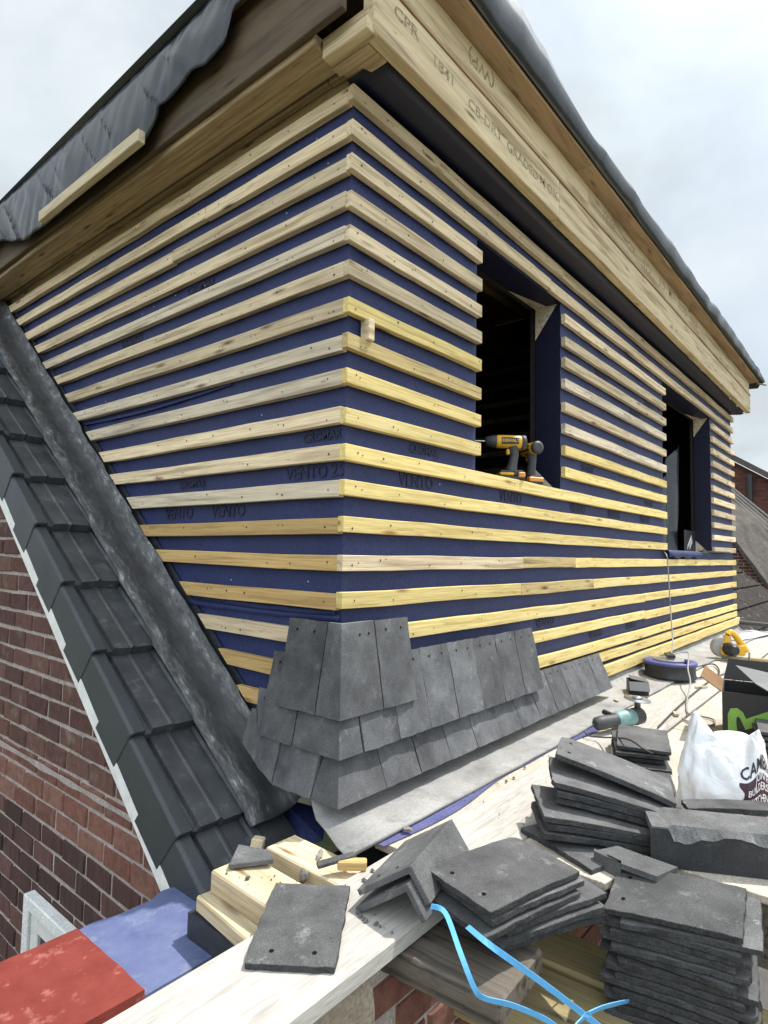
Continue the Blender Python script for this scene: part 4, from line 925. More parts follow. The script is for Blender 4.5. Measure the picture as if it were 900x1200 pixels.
# middle stack, fanned, leaning on the old plank
MS = (0.297, 0.185)
for k in range(5):
    rr = random.Random(300 + k)
    c = V((-0.111, -0.611, -2.160)) + V((0.010 * k, -0.007 * k, -0.0180 * k)) + (V((-0.038, 0.008, 0)) if k == 2 else V()) + (V((0.03, -0.006, 0)) if k == 3 else V())
    lab = ('dark roof tile on top of the fanned middle pile above the blue strap' if k == 0 else 'dark roof tile, %s down in the fanned middle pile above the blue strap' % ORD[k])
    loose_tile(lab, c, -11.4 - 2.4 * k + (3 if k == 2 else 0), 3.4 - 0.5 * k, 2 - 0.5 * k, MS, group='roof tiles in the fanned middle pile', seed=320 + k, holes=(k == 0))
for k in range(2):
    loose_tile(['lowest tile under the fanned middle pile, lying on the old plank', 'tile just above the lowest one under the fanned middle pile'][k],
               V((-0.035 + 0.012 * k, -0.625, -2.267 + 0.0155 * k)), -24 - 6 * k, 0.5, 0.5, MS, group='roof tiles in the fanned middle pile', seed=340 + k, holes=False)
# big untidy stack on the plywood
BS = [((0.467, -0.645, -2.080), -70, 15.0, 6.3), ((0.405, -0.652, -2.112), -62, 11, 4), ((0.408, -0.660, -2.131), -61, 10, 3.5), ((0.412, -0.662, -2.149), -62, 9.5, 3),
      ((0.345, -0.640, -2.166), -54, 8.0, 3.0), ((0.348, -0.648, -2.183), -54, 7, 2.5), ((0.340, -0.640, -2.201), -53, 6, 2)]
for k, (c, yw, tx, ty) in enumerate(BS):
    lab = 'large dark tile skewed across the top of the untidy leaning stack on the plywood' if k == 0 else 'large dark tile, %s from the top of the untidy leaning stack on the plywood' % ORD[k]
    loose_tile(lab, c, yw, tx, ty, (0.318, 0.198), 'roof tiles in the untidy leaning stack', 400 + k, holes=(k == 0), t=0.014)
loose_tile('dark tile lying flat on the plywood, shaded below the untidy leaning stack', (0.265, -0.615, -2.226), -111, 0, 0, (0.25, 0.16), seed=420)
# small stack behind, with the grinder
for k in range(4):
    loose_tile(['mottled grey tile on top of the small stack by the grinder', 'second tile of the small stack by the grinder', 'third tile of the small stack by the grinder', 'bottom tile of the small stack by the grinder'][k],
               V((1.10, -0.53, -2.158)) + V((-0.012 * k * (k % 2), 0.012 * (k % 3), -0.019 * k)), 18 + 5 * (k % 2), 0, 0, (0.29, 0.178), 'roof tiles in the small stack by the grinder', 430 + k, holes=False)
loose_tile('pale dusty tile flat on the plywood in front of the white bag', (0.87, -0.60, -2.222), 20, 0, 2, (0.28, 0.18), seed=440, holes=True)
loose_tile('pale dusty tile flat on the plywood between the small stack and the leaning stack', (0.85, -0.47, -2.224), 24, 0, 0, (0.27, 0.17), seed=441, holes=False)
for k in range(5):
    loose_tile(['dark tile on top of the short stack by the black box', 'second tile of the short stack by the black box', 'third tile of the short stack by the black box', 'fourth tile of the short stack by the black box', 'bottom tile of the short stack by the black box'][k],
               V((1.55, -0.93, -2.13 - 0.021 * k)) + V((random.uniform(-.01, .01), random.uniform(-.01, .01), 0)), 12 + 4 * (k % 2), 0, 0, (0.27, 0.2), 'roof tiles in the short stack by the box', 450 + k, holes=False)
loose_tile('dark tile leaning at the right edge against the white bag', (0.98, -1.06, -2.15), 60, 55, 0, (0.27, 0.17), seed=460, holes=False)

# angle ridge tiles
def ridge_tile(label, loc, rot, length=0.30, a=0.125, bw=0.085, t=0.014, group=None, holes=True, ang=100, rough_end=False, name='ridge_tile'):
    b = MB(); n = 10; h2 = R(ang) / 2
    d1 = V((0, math.sin(h2), -math.cos(h2))); d2 = V((0, -math.sin(h2), -math.cos(h2)))
    nrm1 = V((0, math.cos(h2), math.sin(h2))); nrm2 = V((0, -math.cos(h2), math.sin(h2)))
    ap = V((0, 0, 0)); inn = V((0, 0, -t / math.sin(h2)))
    sec = [d1 * a, ap, d2 * bw, d2 * bw - nrm2 * t, inn, d1 * a - nrm1 * t]
    vs = []
    for i in range(n + 1):
        x = -length / 2 + length * i / n
        for p in sec: vs.append(V((x, p.y, p.z)) + V((random.uniform(-.0012, .0012) if i in (0, n) else 0, 0, 0)))
    m_ = 6; f = [(i * m_ + k, i * m_ + (k + 1) % m_, (i + 1) * m_ + (k + 1) % m_, (i + 1) * m_ + k) for i in range(n) for k in range(m_)]
    f += [(5, 4, 1, 0), (4, 3, 2, 1), (n * m_, n * m_ + 1, n * m_ + 4, n * m_ + 5), (n * m_ + 1, n * m_ + 2, n * m_ + 3, n * m_ + 4)]
    b.add(vs, [tuple(reversed(q)) for q in f])
    if holes:
        for u in (0.35, 0.7): b.disc(V((-length / 2 + 0.03, 0, 0)) + d1 * a * u + nrm1 * 0.0012, 0.004, nrm1, 1, 8)
    o = b.build(name, [M['tile'], M['hole']], None, bevel=0.0015); plc(o, loc, rot)
    return tag(o, label, 'ridge tile', group)
ridge_tile('angled corner tile resting on top of another on the pale plank', (-0.184, -0.473, -2.119), (R(11.2), R(-1.4), R(12.8)), 0.239, 0.150, 0.078, 0.013, 'angled corner tiles on the plank', ang=92)
ridge_tile('angled corner tile underneath its pair on the pale plank', (-0.200, -0.482, -2.148), (R(10), R(-1.0), R(10.5)), 0.239, 0.148, 0.074, 0.013, 'angled corner tiles on the plank', holes=False, ang=92)
zp = -2.206; tp = [atz(696, 997, zp), atz(723, 991, zp), atz(794, 1016, zp), atz(770, 1027, zp), atz(728, 1012, zp)]
b = MB().prism(tp[::-1], V((0, 0, -0.013))); a_, c_ = tp[0], tp[4]; dn = V((-0.01, 0, -0.085)); inw = V((0.013, 0.004, 0))
b.add([a_, c_, c_ + dn, a_ + dn, a_ + inw, c_ + inw, c_ + dn + inw, a_ + dn + inw], [(0, 3, 2, 1), (4, 5, 6, 7), (0, 1, 5, 4), (1, 2, 6, 5), (2, 3, 7, 6), (3, 0, 4, 7)])
bt_ = b.build('ridge_tile', [M['tile']], None, off=tp[0] + dn); tag(bt_, 'broken angle tile hooked over the deck edge just behind the neat stack', 'ridge tile')
# broken angle tile on its side with a chipped pale flange
b = MB(); n = 24; vs = []
for i in range(n + 1):
    x = 0.30 * i / n
    chip = 0.0 if i < 4 else 0.012 + 0.018 * abs(noise.noise(V((x * 18, 1, 0)))) + 0.010 * math.sin(x * 26)
    zt2 = 0.098 - (0.003 if i < 4 else 0)
    zl = zt2 - (0.004 if i < 4 else chip + 0.01)
    for p in ((0, 0), (0, zl), (-0.004 if i > 3 else 0, zl + 0.002), (0.012 if i > 3 else 0.0, zt2), (0.10, zt2 + 0.008), (0.10, zt2 - 0.008), (0.016, zt2 - 0.02), (0.016, 0)): vs.append((x, p[0], p[1]))
m_ = 8; f = [(i * m_ + k, i * m_ + (k + 1) % m_, (i + 1) * m_ + (k + 1) % m_, (i + 1) * m_ + k) for i in range(n) for k in range(m_)] + [tuple(range(m_ - 1, -1, -1)), tuple(n * m_ + k for k in range(m_))]
f = [tuple(reversed(q)) for q in f]
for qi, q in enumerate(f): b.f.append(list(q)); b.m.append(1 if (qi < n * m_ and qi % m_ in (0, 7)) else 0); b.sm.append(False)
b.v += [tuple(v) for v in vs]; brk = b.build('broken_ridge_tile', [M['tile_pale'], M['tile_shaded']], None); plc(brk, (0.285, -0.80, -2.238), (0, 0, R(-62)))
tag(brk, 'broken black angle tile on its side, top edge chipped and pale, by the bag', 'ridge tile')
loose_tile('thin broken tile lying flat above the chipped angle tile, edge towards the viewer', (0.60, -0.93, -2.150), -60, -3, 0, (0.27, 0.07), seed=470, holes=False, t=0.014)

# ------------------------------------------------------------------ debris
def chip(label, loc, size, mat, rz, seed, cat='debris', name='debris_chip', group=None, tilt=(0, 0)):
    rr = random.Random(seed); bm = bmesh.new(); bmesh.ops.create_icosphere(bm, subdivisions=1, radius=1)
    for v in bm.verts: v.co = V((v.co.x * size[0] * rr.uniform(.7, 1.2), v.co.y * size[1] * rr.uniform(.7, 1.2), v.co.z * size[2] * rr.uniform(.7, 1.1)))
    me = bpy.data.meshes.new(name); bm.to_mesh(me); bm.free(); me.materials.append(M[mat])
    o = bpy.data.objects.new(name, me); C.objects.link(o); plc(o, loc, (tilt[0], tilt[1], rz)); return tag(o, label, cat, group)
tri = MB().prism([V((0, 0, 0)), V((0.105, -0.015, 0)), V((0.10, 0.03, 0)), V((0.03, 0.085, 0))][::-1], V((0, 0, 0.013))).build('slate_shard', M['tile'], None, bevel=0.002)
plc(tri, (-0.405, -0.035, -2.247), (R(3), R(-4), R(-32))); tag(tri, 'triangular broken tile shard on the thick pale offcut', 'tile shard')
sh = MB().prism([V((0, 0, 0)), V((0.10, 0.0, 0)), V((0.098, 0.018, 0)), V((0.004, 0.022, 0))], V((0, 0, 0.01))).build('slate_shard', M['tile'], None, bevel=0.002)
plc(sh, (-0.29, -0.22, -2.228), (0, R(-4), R(-24))); tag(sh, 'thin dark tile sliver on the end of the lead apron', 'tile shard')
st_ = MB().box((-0.035, -0.012, 0), (0.035, 0.012, 0.022)).build('wood_stub', M['tan'], None, bevel=0.003); plc(st_, (-0.215, -0.26, -2.24), (0, 0, R(-50))); tag(st_, 'broken orange wood stub under the lead apron corner', 'wood stub')
dots = []
for k in range(130):
    u = random.random()
    if k < 80: x = -0.35 + 1.5 * u * u; y = -0.23 - 0.27 * random.random() ** 1.5; y = y if x > -0.04 else random.uniform(-0.5, -0.30); z = -2.238
    elif k < 96: x = random.uniform(-0.42, -0.32); y = random.uniform(-0.22, 0.0); z = -2.247
    else: x = random.uniform(0.5, 3.2); y = random.uniform(-0.62, -0.24); z = -2.236
    dots.append((x, y, z))
b = MB()
for k, (x, y, z) in enumerate(dots):
    r = random.choice([0.0015, 0.002, 0.002, 0.003, 0.004, 0.007]); rr = random.Random(k)
    p = [V((x + r * rr.uniform(.6, 1.2) * math.cos(a * 1.257 + k), y + r * rr.uniform(.6, 1.2) * math.sin(a * 1.257 + k), z)) for a in range(5)]
    b.add(p + [V((x, y, z + r))], [(i, (i + 1) % 5, 5) for i in range(5)])
o = b.build('grit', M['tile'], None); o['kind'] = 'stuff'; o['label'] = 'scattered dark tile grit on the boards'; o['category'] = 'grit'
chip('grey tile crumb lying on the blue strip by the plank', (0.02, -0.245, -2.228), (0.012, 0.018, 0.008), 'rubble', 0.5, 4)
chip('small stone crumb standing between the two upper offcuts', (-0.285, -0.165, -2.262), (0.010, 0.014, 0.02), 'rubble', 0.9, 5)
chip('pale stone sliver lying on the offcut nearest the valley', (-0.205, -0.14, -2.247), (0.028, 0.009, 0.007), 'rubble', 0.6, 6)
chip('stone crumb on the pale plank in front of the lead apron', (0.10, -0.33, -2.232), (0.014, 0.010, 0.008), 'rubble', 0.2, 7)
chip('dark crumb on the lip of the thick pale offcut', (-0.40, -0.10, -2.245), (0.009, 0.006, 0.005), 'tile', 0.2, 8)

for lab, px_, py_, sz, rz in (('pale wood offcut lying on the plywood behind the white bag', 792, 838, (0.05, 0.02, 0.012), 0.4), ('small pale wood chip on the plywood left of the grinder', 668, 872, (0.022, 0.012, 0.006), 1.1), ('thin wood sliver on the plywood between reel and saw', 822, 806, (0.09, 0.012, 0.010), -0.6), ('pale wood chip on the lead apron before the black tape box', 722, 822, (0.03, 0.014, 0.008), 0.9)):
    o = MB().box((-sz[0] / 2, -sz[1] / 2, 0), (sz[0] / 2, sz[1] / 2, sz[2])).build('wood_chip', M['offcut'], None, bevel=0.001); plc(o, atz(px_, py_, -2.2375 if py_ != 822 else -2.226), (0, 0, rz)); tag(o, lab, 'wood chip')
# blue pallet strap
def smooth(pts, n=8):
    pts = [V(p) for p in pts]; out = []
    for i in range(len(pts) - 1):
        p0, p1, p2, p3 = pts[max(i - 1, 0)], pts[i], pts[i + 1], pts[min(i + 2, len(pts) - 1)]
        for k in range(n):
            t = k / n; out.append(0.5 * ((2 * p1) + (p2 - p0) * t + (2 * p0 - 5 * p1 + 4 * p2 - p3) * t * t + (3 * p1 - p0 - 3 * p2 + p3) * t ** 3))
    out.append(pts[-1]); return out
st1 = thing('pallet_strap', 'bright blue plastic pallet strap trailing from under the fanned pile over the brickwork', 'strap', (-0.3, -0.62, -2.30))
A = [aty(505, 1062, -0.640), aty(522, 1070, -0.66), aty(540, 1118, -0.72), aty(556, 1158, -0.745), aty(568, 1170, -0.75), aty(600, 1178, -0.77), aty(640, 1195, -0.80), aty(665, 1215, -0.82)]
MB().ribbon(smooth(A, 6), 0.0085, 0.0015, (1, -0.6, 0.5)).build('strap_end', M['strap'], st1)
Bp = [aty(548, 1086, -0.66), aty(575, 1108, -0.735), aty(640, 1155, -0.80), aty(705, 1205, -0.86)]
MB().ribbon(smooth(Bp, 6), 0.010, 0.0015, (1, -0.8, 0.7)).build('strap_length', M['strap'], st1)
Cp = [aty(655, 1225, -0.86), aty(680, 1196, -0.87), aty(705, 1181, -0.88), aty(742, 1172, -0.80)]
MB().ribbon(smooth(Cp, 6), 0.009, 0.0015, (0.3, -0.4, 1)).build('strap_loop', M['strap'], st1)
Dp = [aty(650, 1078, -0.70), aty(680, 1080, -0.71), aty(722, 1079, -0.72)]
MB().ribbon(smooth(Dp, 4), 0.012, 0.0015, (0, 0, 1)).build('strap_tail', M['strap'], st1)

# ------------------------------------------------------------------ white carrier bag
BC = V((0.765, -0.862, -2.238)); BH = 0.262
def crs(p): a = noise.noise(p); return 1 - abs(a) * 2.6
def bag_pt(th, h, off=0.0):
    # th: angle (0 = +x), h 0..1.  Crumpled upright sack with two drawn-up peaks
    ca, sa = math.cos(th), math.sin(th)
    fx = 0.090 * (1 - 0.25 * h ** 2.2); fy = 0.118 * (1 - 0.22 * h ** 2.0)
    e = 0.62; sx = math.copysign(abs(ca) ** e, ca); sy = math.copysign(abs(sa) ** e, sa)
    cr = 0.012 * noise.noise(V((ca * 2.2, sa * 2.2, h * 3.0))) + 0.022 * (0.4 - abs(noise.noise(V((ca * 2.6 + 4 + h, sa * 2.6 - h, h * 2.0))))) + 0.005 * (0.4 - abs(noise.noise(V((ca * 6 + h * 2, sa * 6 + 3, h * 4)))))
    cr += 0.010 * crs(V((ca * 1.9 + h * 1.3, sa * 1.9, h * 1.5 + 5))) + 0.006 * crs(V((ca * 4.1 - h * 2, sa * 4.1 + 2, h * 3.2)))
    mk_ = max(0.0, 1 - ((th + 1.95) / 0.95) ** 2); r = 0.97 + cr * (5.6 - 4.2 * mk_) + 0.03 * mk_ * noise.noise(V((th * 2, h * 2, 3)))
    pk1 = math.exp(-((th - 2.2) / 0.75) ** 2); th2 = (th + 2.05); pk2 = math.exp(-(th2 / 0.40) ** 2)
    hh = h * BH * (0.78 + 0.27 * pk1 + 0.20 * pk2) + (0.022 * noise.noise(V((ca * 2.5, sa * 2.5, 7))) * h ** 3)
    p = V((fx * sx * r, fy * sy * r, hh))
    lean = V((0.05 * h ** 2, -0.010 * h, 0))
    nrm = V((ca, sa, 0.1)).normalized()
    return BC + p + lean + nrm * off
bag = thing('carrier_bag', 'crumpled white plastic carrier bag with maroon printed panel, standing on the plywood', 'bag', BC)
nt_, nh = 120, 46; vs = []
for j in range(nh + 1):
    for i in range(nt_):
        vs.append(bag_pt(-math.pi + 2 * math.pi * i / nt_, j / nh))
# inward-folded mouth
for r_ in (0.72, 0.40, 0.06):
    for i in range(nt_):
        p = bag_pt(-math.pi + 2 * math.pi * i / nt_, 1.0); c = BC + V((0.05, -0.01, BH * (0.66 if r_ > 0.5 else 0.60)))
        vs.append(c + (p - c) * r_ + V((0, 0, 0.012 * noise.noise(V((i * .3, r_ * 5, 0))))))
f = [(j * nt_ + i, j * nt_ + (i + 1) % nt_, (j + 1) * nt_ + (i + 1) % nt_, (j + 1) * nt_ + i) for j in range(nh + 3) for i in range(nt_)]
MB().add(vs, f, 0, True).build('bag_body', M['bag'], bag)
def th_of(t): return -math.pi + t
def bag_map(u, w_):   # print area: u 0..1 across (left to right as seen), w 0..1 height
    return (-3.05 + 1.65 * u), 0.08 + 0.86 * w_
pn = 24; vs = []
for j in range(pn + 1):
    for i in range(pn + 1):
        u, w_ = 0.16 + 0.84 * i / pn, 0.04 + 0.54 * j / pn
        if i == 0: u += 0.05 * math.sin(w_ * 20)
        th, h = bag_map(u, w_); vs.append(bag_pt(th, h, 0.0012))
MB().add(vs, [(j * (pn + 1) + i, j * (pn + 1) + i + 1, (j + 1) * (pn + 1) + i + 1, (j + 1) * (pn + 1) + i) for j in range(pn) for i in range(pn)], 0, True).build('print_panel', M['maroon'], bag)
def bag_text(txt, u0, w0, su, mat, bold=0.0):
    o = text_mesh(txt, 1.0, mat, 'lettering', ext=0.0, bold=bold)
    bm = bmesh.new(); bm.from_mesh(o.data)
    bmesh.ops.subdivide_edges(bm, edges=[e for e in bm.edges if e.calc_length() > 0.2], cuts=2)
    for v in bm.verts:
        th, h = bag_map(u0 + v.co.x * su, w0 + v.co.y * su * 1.0); v.co = bag_pt(th, h, 0.0026) - BC
    bm.to_mesh(o.data); bm.free(); o.parent = bag; return o
bag_text('CAMBRI', 0.12, 0.63, 0.24, M['dark_print'], 0.02)
bag_text('JOINTE', 0.44, 0.50, 0.13, M['white_print'], 0.01); bag_text('BUILDERS M', 0.24, 0.38, 0.13, M['white_print'], 0.01)
bag_text('KITCHEN &', 0.27, 0.24, 0.13, M['white_print'], 0.01); bag_text('SHOWR', 0.28, 0.12, 0.13, M['white_print'], 0.01)

# ------------------------------------------------------------------ black box with green mark
bx = thing('cardboard_box', 'open black cardboard box with a green curved mark, flaps up, behind the bag', 'box', (1.63, -0.70, -2.238))
b = MB(); o0 = V((1.575, -0.705, -2.238)); ex = V((0.985, 0.17, 0)); ey = V((0.17, -0.985, 0)); w_, d_, h_ = 0.30, 0.30, 0.20; t = 0.005
P = lambda a, c, z: o0 + ex * a + ey * c + V((0, 0, z))
def pbox(b, a0, a1, c0, c1, z0, z1, mi=0):
    vs = [P(a0, c0, z0), P(a1, c0, z0), P(a1, c1, z0), P(a0, c1, z0), P(a0, c0, z1), P(a1, c0, z1), P(a1, c1, z1), P(a0, c1, z1)]
    b.add(vs, [(0, 1, 2, 3), (4, 7, 6, 5), (0, 4, 5, 1), (1, 5, 6, 2), (2, 6, 7, 3), (3, 7, 4, 0)], mi)
pbox(b, 0, w_, 0, d_, 0, t); pbox(b, 0, t, 0, d_, t, h_); pbox(b, w_ - t, w_, 0, d_, t, h_); pbox(b, t, w_ - t, 0, t, t, h_); pbox(b, t, w_ - t, d_ - t, d_, t, h_)
b.build('carton', M['card_black'], bx)
def flap(pts, mat, nm='flap'): MB().add(pts, [(0, 1, 2, 3)]).build(nm, M[mat], bx, solid=0.004)
flap([P(0.0, -0.001, h_), P(w_, -0.001, h_), P(w_ - 0.01, -0.075, h_ + 0.055), P(0.02, -0.08, h_ + 0.05)], 'card_brown')
flap([P(w_, 0.0, h_ + .002), P(w_, d_, h_ + .002), P(w_ + 0.04, d_ - .01, h_ + 0.09), P(w_ + 0.04, 0.02, h_ + 0.09)], 'card_black')
flap([P(0.0, d_, h_ + .002), P(w_, d_, h_ + .002), P(w_, d_ + 0.02, h_ + 0.11), P(0.0, d_ + 0.02, h_ + 0.11)], 'card_black')
flap([P(-0.02, 0.12, h_ + 0.05), P(0.12, 0.05, h_ + 0.095), P(0.16, 0.30, h_ + 0.05), P(-0.05, 0.32, h_ - 0.06)], 'card_grey')
g_ = MB()   # green mark: a stem curling over to the right and back along a slanted arm
cv = [(0.02, 0.0), (0.02, 0.08), (0.03, 0.105), (0.055, 0.110), (0.075, 0.095), (0.085, 0.07), (0.165, 0.112)]
iv = [(0.055, 0.0), (0.050, 0.055), (0.052, 0.072), (0.060, 0.076), (0.066, 0.066), (0.082, 0.026), (0.165, 0.066)]
vs = []
for (a, z), (a2, z2) in zip(cv, iv): vs += [P(-0.0025, a, z + 0.03), P(-0.0025, a2, z2 + 0.03)]
g_.add(vs, [(2 * i, 2 * i + 2, 2 * i + 3, 2 * i + 1) for i in range(len(cv) - 1)]); g_.build('green_mark', M['green'], bx, solid=0.001)

# ------------------------------------------------------------------ angle grinder
gr = thing('angle_grinder', 'teal and grey angle grinder lying with its disc up behind the small tile stack', 'angle grinder', (1.35, -0.36, -2.238))
ga, gb = atz(700, 848, -2.195), atz(752, 838, -2.19)
ax = (gb - ga).normalized(); Ln = (gb - ga).length
pt = lambda s_, dz=0, dy=0: ga + ax * (Ln * s_) + V((0, 0, dz)) + V((-ax.y, ax.x, 0)) * dy
MB().tube([pt(-0.05), pt(0.0), pt(0.1), pt(0.35), pt(0.42)], [0.016, 0.028, 0.030, 0.026, 0.028], 14).build('handle', M['dkgrey'], gr)
MB().tube([pt(0.40), pt(0.45), pt(0.72), pt(0.78)], [0.029, 0.036, 0.037, 0.034], 16).build('motor_housing', M['teal'], gr)
MB().tube([pt(0.76), pt(0.82), pt(0.96), pt(1.02)], [0.034, 0.038, 0.036, 0.020], 16).build('gear_head', M['dkgrey'], gr)
MB().lathe([(0.014, 0), (0.014, 0.055), (0.022, 0.055), (0.022, 0.065)], 14, 0, Matrix.Translation(pt(0.9, 0.02))).build('spindle', M['metal'], gr)
MB().lathe([(0.0575, 0.0), (0.0575, 0.003), (0.012, 0.004), (0.012, 0.008)], 28, 0, Matrix.Translation(pt(0.9, 0.072)) @ Matrix.Rotation(R(6), 4, 'X')).build('disc', M['metal'], gr)
MB().tube([pt(0.6, -.01, 0.03), pt(0.62, 0.0, 0.12)], [0.014, 0.012], 10).build('side_handle', M['black'], gr)
MB().tube(smooth([pt(-0.05), pt(-0.25, -0.02), atz(690, 862, -2.225), atz(705, 864, -2.215), atz(735, 866, -2.135), atz(755, 878, -2.14), atz(770, 886, -2.20)], 6), 0.0035, 6).build('power_cable', M['dkgrey'], gr)

# ------------------------------------------------------------------ cable reel with cable up to the window
rl = thing('cable_reel', 'round black cable reel with blue top, its cable rising to the far window', 'cable reel', (2.80, -0.17, -2.229))
RC = V((2.80, -0.175, -2.228)); mm = Matrix.Translation(RC)
MB().lathe([(0.13, 0), (0.150, 0.004), (0.152, 0.015), (0.146, 0.02), (0.146, 0.078), (0.148, 0.082)], 40, 0, mm).build('drum', M['black'], rl)
MB().lathe([(0.150, 0.0825), (0.156, 0.086), (0.156, 0.098), (0.148, 0.103), (0.06, 0.106), (0.058, 0.101)], 40, 0, mm).build('blue_rim', M['blue_plastic'], rl)
MB().lathe([(0.10, 0.1065), (0.10, 0.112), (0.05, 0.114), (0.05, 0.125), (0.02, 0.128)], 30, 0, mm).build('hub', M['cable'], rl)
MB().box((-0.06, -0.022, 0.126), (0.06, 0.022, 0.142), 0, mm @ Matrix.Rotation(R(25), 4, 'Z')).build('crank', M['black'], rl)
MB().lathe([(0.012, 0.104), (0.012, 0.128)], 12, 0, mm @ Matrix.Translation((-0.06, -0.11, 0))).build('knob', M['blue_plastic'], rl)
up = [RC + V((0.01, 0.0, 0.13)), aty(788.5, 755, -0.10), aty(786.5, 725, -0.055), aty(785, 700, -0.03), aty(783, 668, -0.024), aty(781.5, 652, -0.02), aty(778, 646, 0.03), aty(779, 640, 0.15)]
MB().tube(smooth(up, 6), 0.0045, 6).build('riser_cable', M['cable'], rl)
loop = [RC + V((0.03, 0, 0.135)), RC + V((0.10, -0.08, 0.15)), atz(806, 783, -2.13), atz(809, 800, -2.17), atz(805, 822, -2.225), atz(806, 835, -2.232), atz(815, 838, -2.232), atz(836, 843, -2.232), atz(834, 850, -2.232), atz(812, 848, -2.232), atz(800, 842, -2.232)]
MB().tube(smooth(loop, 6), 0.0045, 6).build('loose_cable', M['cable'], rl)
lp2 = [atz(806, 785, -2.23), atz(835, 778, -2.225), atz(842, 790, -2.23), atz(815, 795, -2.23)]
MB().tube(smooth(lp2, 6), 0.005, 6).build('coiled_cable', M['black'], rl)
cbl = MB().tube(smooth([atz(771, 852, -2.232), atz(795, 828, -2.232), atz(822, 805, -2.232), atz(842, 792, -2.232), atz(870, 785, -2.232), atz(905, 790, -2.232)], 6), 0.004, 6).build('extension_cable', M['dkgrey'], None, off=atz(771, 852, -2.235))
tag(cbl, 'thin dark cable laid straight across the plywood from the bag towards the reel', 'cable')

# ------------------------------------------------------------------ circular saw
sw = thing('circular_saw', 'yellow and black circular saw resting on the far plywood by the wall', 'circular saw', (3.95, -0.28, -2.238), rz=0)
SC = V((3.92, -0.285, -2.236)); sx_ = V((0.62, -0.78, 0)).normalized(); sy_ = V((0.78, 0.62, 0)).normalized()
SM = Matrix.Translation(SC) @ frame(sx_, sy_).to_4x4()
MB().box((-0.15, -0.07, 0), (0.15, 0.08, 0.005), 0, SM).build('base_plate', M['metal'], sw)
MB().lathe([(0.074, -0.012), (0.077, -0.008), (0.077, 0.030), (0.070, 0.036)], 30, 0, SM @ Matrix.Translation((-0.05, 0.0, 0.09)) @ Matrix.Rotation(R(90), 4, 'X')).build('blade_guard', M['cable'], sw)
MB().tube([SM @ V((-0.02, 0.0, 0.08)), SM @ V((-0.02, -0.05, 0.08)), SM @ V((-0.02, -0.12, 0.08)), SM @ V((-0.02, -0.15, 0.08))], [0.045, 0.048, 0.046, 0.030], 16).build('motor', M['black'], sw)
b = MB().tube(smooth([SM @ V(p) for p in ((-0.03, -0.02, 0.09), (-0.005, -0.02, 0.185), (0.03, -0.02, 0.195), (0.08, -0.02, 0.13), (0.13, -0.02, 0.06))], 5), [0.030] * 6 + [0.021] * 6 + [0.024] * 9, 12); b.build('handle', M['tool_yellow'], sw)
MB().box((-0.07, -0.055, 0.03), (0.11, 0.005, 0.11), 0, SM).build('body', M['tool_yellow'], sw, bevel=0.012, seg=2)
MB().tube(smooth([SM @ V((0.15, -0.02, 0.05)), atz(880, 783, -2.2), atz(893, 790, -2.23), atz(905, 793, -2.23)], 5), 0.006, 6).build('power_cable', M['black'], sw)
sbx = thing('tape_box', 'small open black box lying on the lead apron before the reel', 'box', atz(747, 815, -2.23))
q = atz(747, 812, -2.228); QM = Matrix.Translation(q) @ Matrix.Rotation(R(25), 4, 'Z')
MB().box((-0.06, -0.05, 0), (0.06, 0.05, 0.006), 0, QM).box((-0.06, -0.05, 0.006), (-0.055, 0.05, 0.07), 0, QM).box((0.055, -0.05, 0.006), (0.06, 0.05, 0.07), 0, QM).box((-0.055, 0.045, 0.006), (0.055, 0.05, 0.07), 0, QM).build('carton', M['card_black'], sbx)
MB().add([QM @ V(p) for p in ((-0.06, -0.05, 0.07), (-0.06, 0.05, 0.07), (-0.10, 0.05, 0.03), (-0.10, -0.05, 0.03))], [(0, 1, 2, 3)]).add([QM @ V(p) for p in ((-0.055, -0.05, 0.07), (0.06, -0.05, 0.07), (0.06, 0.04, 0.085), (-0.055, 0.04, 0.085))], [(0, 1, 2, 3)]).build('flap', M['card_grey'], sbx, solid=0.003)
stk = MB().box((0, -0.02, 0), (0.62, 0.02, 0.025)).build('batten_offcut', M['bearer'], None, bevel=0.002); plc(stk, atz(846, 772, -2.238), (0, 0, R(-78))); tag(stk, 'short brown batten offcut on the far plywood right of the saw', 'offcut')
pip = MB().tube([V((5.97, 0.02, -2.14)), V((5.99, -0.55, -2.16))], 0.022, 10).build('gutter_pipe', M['dkgrey'], None, off=V((5.97, 0.02, -2.16))); tag(pip, 'grey pipe edging the far end of the flat roof', 'pipe')
ap2 = []
for i in range(9):
    for j in range(5): ap2.append((5.0 + 1.05 * i / 8, -0.05 - 0.30 * j / 4 * (0.4 + 0.6 * i / 8), -2.222 + 0.014 * noise.noise(V((i * .6, j * .8, 0)))))
fo = MB().add(ap2, [(i * 5 + j, i * 5 + j + 1, i * 5 + 6 + j, i * 5 + 5 + j) for i in range(8) for j in range(4)], 0, True).build('foil_sheet', plain('silver_foil', (0.50, 0.51, 0.53), 0.45, 0.4), None, off=V((5.0, -0.05, -2.225)), solid=0.002); tag(fo, 'silvery crumpled sheet at the far foot of the dormer wall', 'sheet')

